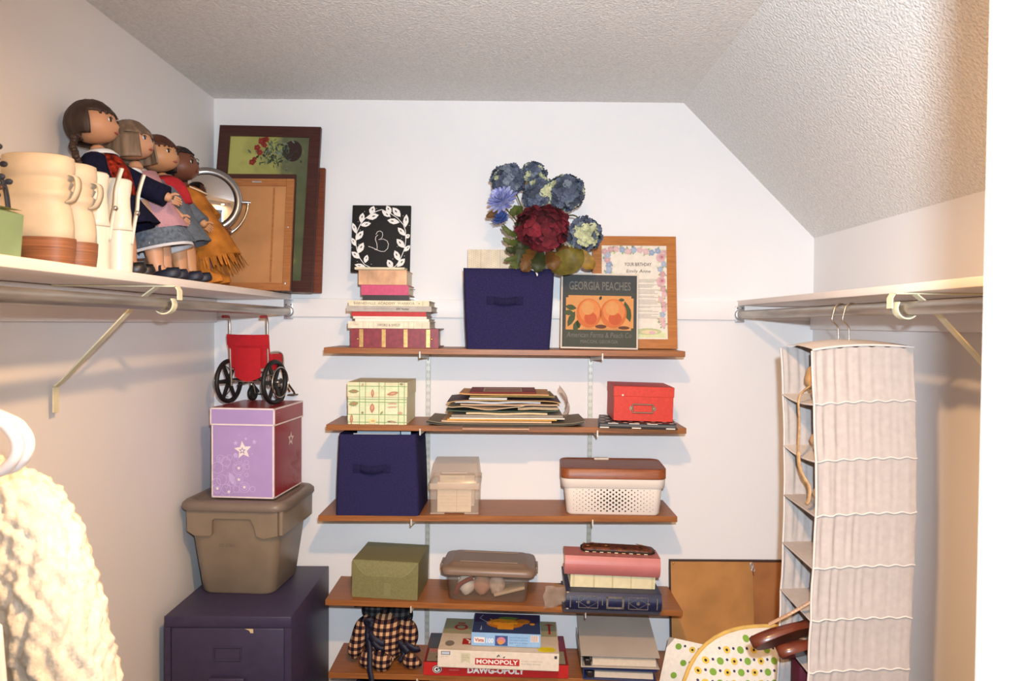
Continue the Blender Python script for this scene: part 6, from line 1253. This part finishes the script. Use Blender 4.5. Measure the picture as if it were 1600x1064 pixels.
for i in range(90):
    u = i / 89; z = .585 - .585 * u; hw__ = .05 + .130 * min(1, u * 11) ** .8 + .02 * u; dp = .030 + .045 * min(1, u * 5)
    if z > .46: hw__ = min(hw__, .055 + (.585 - z) * 1.6)
    rows.append([Vector((hw__ * math.copysign(abs(math.cos(a)) ** .8, math.cos(a)), dp * math.sin(a), z)) * 1.0 + Vector((math.cos(a), math.sin(a), 0)) * knitd(a, z) for a in (2 * PI * j / 120 for j in range(120))])
q.loft(rows, 0, True); q.build('torso', knit, t)
knit_tube([(.05, 0, .545), (.11, 0, .520), (.150, -.004, .488), (.178, -.010, .42), (.200, -.016, .33), (.216, -.02, .24), (.222, -.02, .12), (.22, -.02, -.02)], [.035, .042, .050, .054, .058, .060, .058, .052], 'sleeve')
knit_tube([(-.06, 0, .566), (-.13, 0, .545), (-.170, .0, .510), (-.19, .02, .44), (-.20, .03, .34), (-.20, .03, .2), (-.20, .03, .05)], [.045, .052, .055, .056, .056, .056, .052], 'sleeve', 60, 8)
q = MB(); q.lathe([(.075, .566), (.082, .586), (.074, .604), (.066, .590)], 40); q.build('collar', knit, t)
t = thing('blouse', 'smooth white blouse hanging in front of the cream sweater', 'blouse', (-.806, .845, .70))
q = MB(); rows = []
for i in range(30):
    u = i / 29; z = .66 - .66 * u; hw__ = .03 + .185 * min(1, u * 6) + .05 * u; rows.append([Vector((hw__ * math.cos(a), (.018 + .012 * min(1, u * 5) + .004 * math.sin(a * 8)) * math.sin(a), z)) for a in (2 * PI * j / 48 for j in range(48))])
q.loft(rows, 0, True); q.build('cloth', M('white_cotton', '#e3e4e8', .85, noise=(50, .02)), t)
# ------------------------------------------------------------------ plaid stuffed animal slumped on the lowest shelf
gk = gingham('plaid_cotton', 46, '#c9a078', '#5a3c34', '#171420'); gk2 = gingham('plaid_cotton_shaded', 46, '#4c4a48', '#2a2a2e', '#14131a'); rib = M('navy_ribbon', '#14162a', .6, noise=(60, .1))  # second plaid: same cloth with the shelf's shade put into greyer, darker colours
zb5 = zs(5, -.45) + .001
t = thing('stuffed_animal', 'black and tan plaid stuffed animal with navy ribbons, slumped on the lowest shelf', 'soft toy', (-.440, 2.590, zb5), (0, tl(5), 0))
def blob(name, path, rad, m, par, n=18, sq=1.0):
    P_ = bend([Vector(p) for p in path], 5); R_ = bend([Vector((r, 0, 0)) for r in rad], 5); q = MB(); q.tube(P_, [max(.003, r.x) for r in R_], n, flat=sq); return q.build(name, m, par)
body_ = blob('body', [(.010, .02, .0), (.012, .01, .03), (.010, -.0, .075), (.005, .015, .125), (.0, .03, .160)], [.02, .062, .072, .060, .02], gk, t, 26)
blob('head', [(-.03, .045, .125), (-.035, .045, .15), (-.03, .05, .185), (-.03, .055, .205)], [.012, .046, .044, .010], gk2, t, 22)
blob('back_hump', [(.045, .045, .09), (.05, .045, .13), (.055, .05, .165), (.055, .055, .18)], [.03, .05, .042, .010], gk2, t, 22)
for s, x in ((-1, -.075), (1, .028)):
    blob('ear', [(x + .02, .055, .19), (x, .045, .212), (x + s * .022, .040, .222), (x + s * .055, .035, .205)], [.010, .022, .020, .006], gk2, t, 14, .5)
blob('arm', [(-.045, .02, .145), (-.066, -.01, .125), (-.078, -.03, .085), (-.088, -.042, .045), (-.090, -.045, .022)], [.012, .026, .026, .025, .010], gk, t)
blob('arm', [(.055, .02, .13), (.088, .0, .115), (.102, -.015, .08), (.105, -.02, .05)], [.012, .03, .028, .010], gk, t)
blob('leg', [(-.01, -.03, .035), (-.030, -.055, .028), (-.050, -.07, .026), (-.064, -.076, .025)], [.012, .028, .028, .010], gk, t)
blob('leg', [(.01, -.03, .040), (.012, -.065, .032), (.022, -.085, .032), (.045, -.088, .045)], [.02, .038, .034, .010], gk, t)
blob('paw', [(.085, -.055, .030), (.105, -.065, .027), (.130, -.07, .022), (.150, -.07, .018)], [.010, .024, .020, .005], gk, t)
q = MB()
def rb_(pts, w, n=(0, -1, 0)):
    P_ = bend([Vector(p) for p in pts], 4); rows = []
    for i, p in enumerate(P_):
        d = (P_[min(i + 1, len(P_) - 1)] - P_[max(i - 1, 0)]).normalized(); s = d.cross(Vector(n)).normalized(); rows.append([p - s * w / 2, p + s * w / 2])
    q.loft(rows, 0, True, False)
rb_([(-.045, -.030, .135), (-.042, -.062, .115), (-.030, -.080, .07), (-.026, -.098, .04), (-.022, -.112, .012), (-.014, -.122, -.014), (-.010, -.124, -.045)], .018); rb_([(-.04, -.060, .118), (-.015, -.080, .10), (.02, -.082, .085)], .026); rb_([(-.02, -.080, .095), (.0, -.084, .075), (.02, -.082, .07)], .018)
rb_([(-.046, -.035, .13), (-.052, -.045, .15), (-.030, -.045, .155), (-.035, -.05, .13)], .016)
for sgn in (1,):
    rb_([(.075, -.050, .062), (.098, -.058, .075), (.125, -.060, .062), (.140, -.058, .066)], .020); rb_([(.075, -.050, .062), (.085, -.058, .040), (.070, -.062, .020)], .016); rb_([(.060, -.045, .080), (.080, -.055, .070), (.100, -.060, .050)], .022)
rb_([(-.095, .010, .190), (-.065, -.004, .196), (-.035, -.002, .198), (-.005, .004, .196)], .022); rb_([(-.098, .012, .19), (-.098, .01, .178)], .012)
o_ = q.build('ribbon', rib, t); sm = o_.modifiers.new('thick', 'SOLIDIFY'); sm.thickness = .003
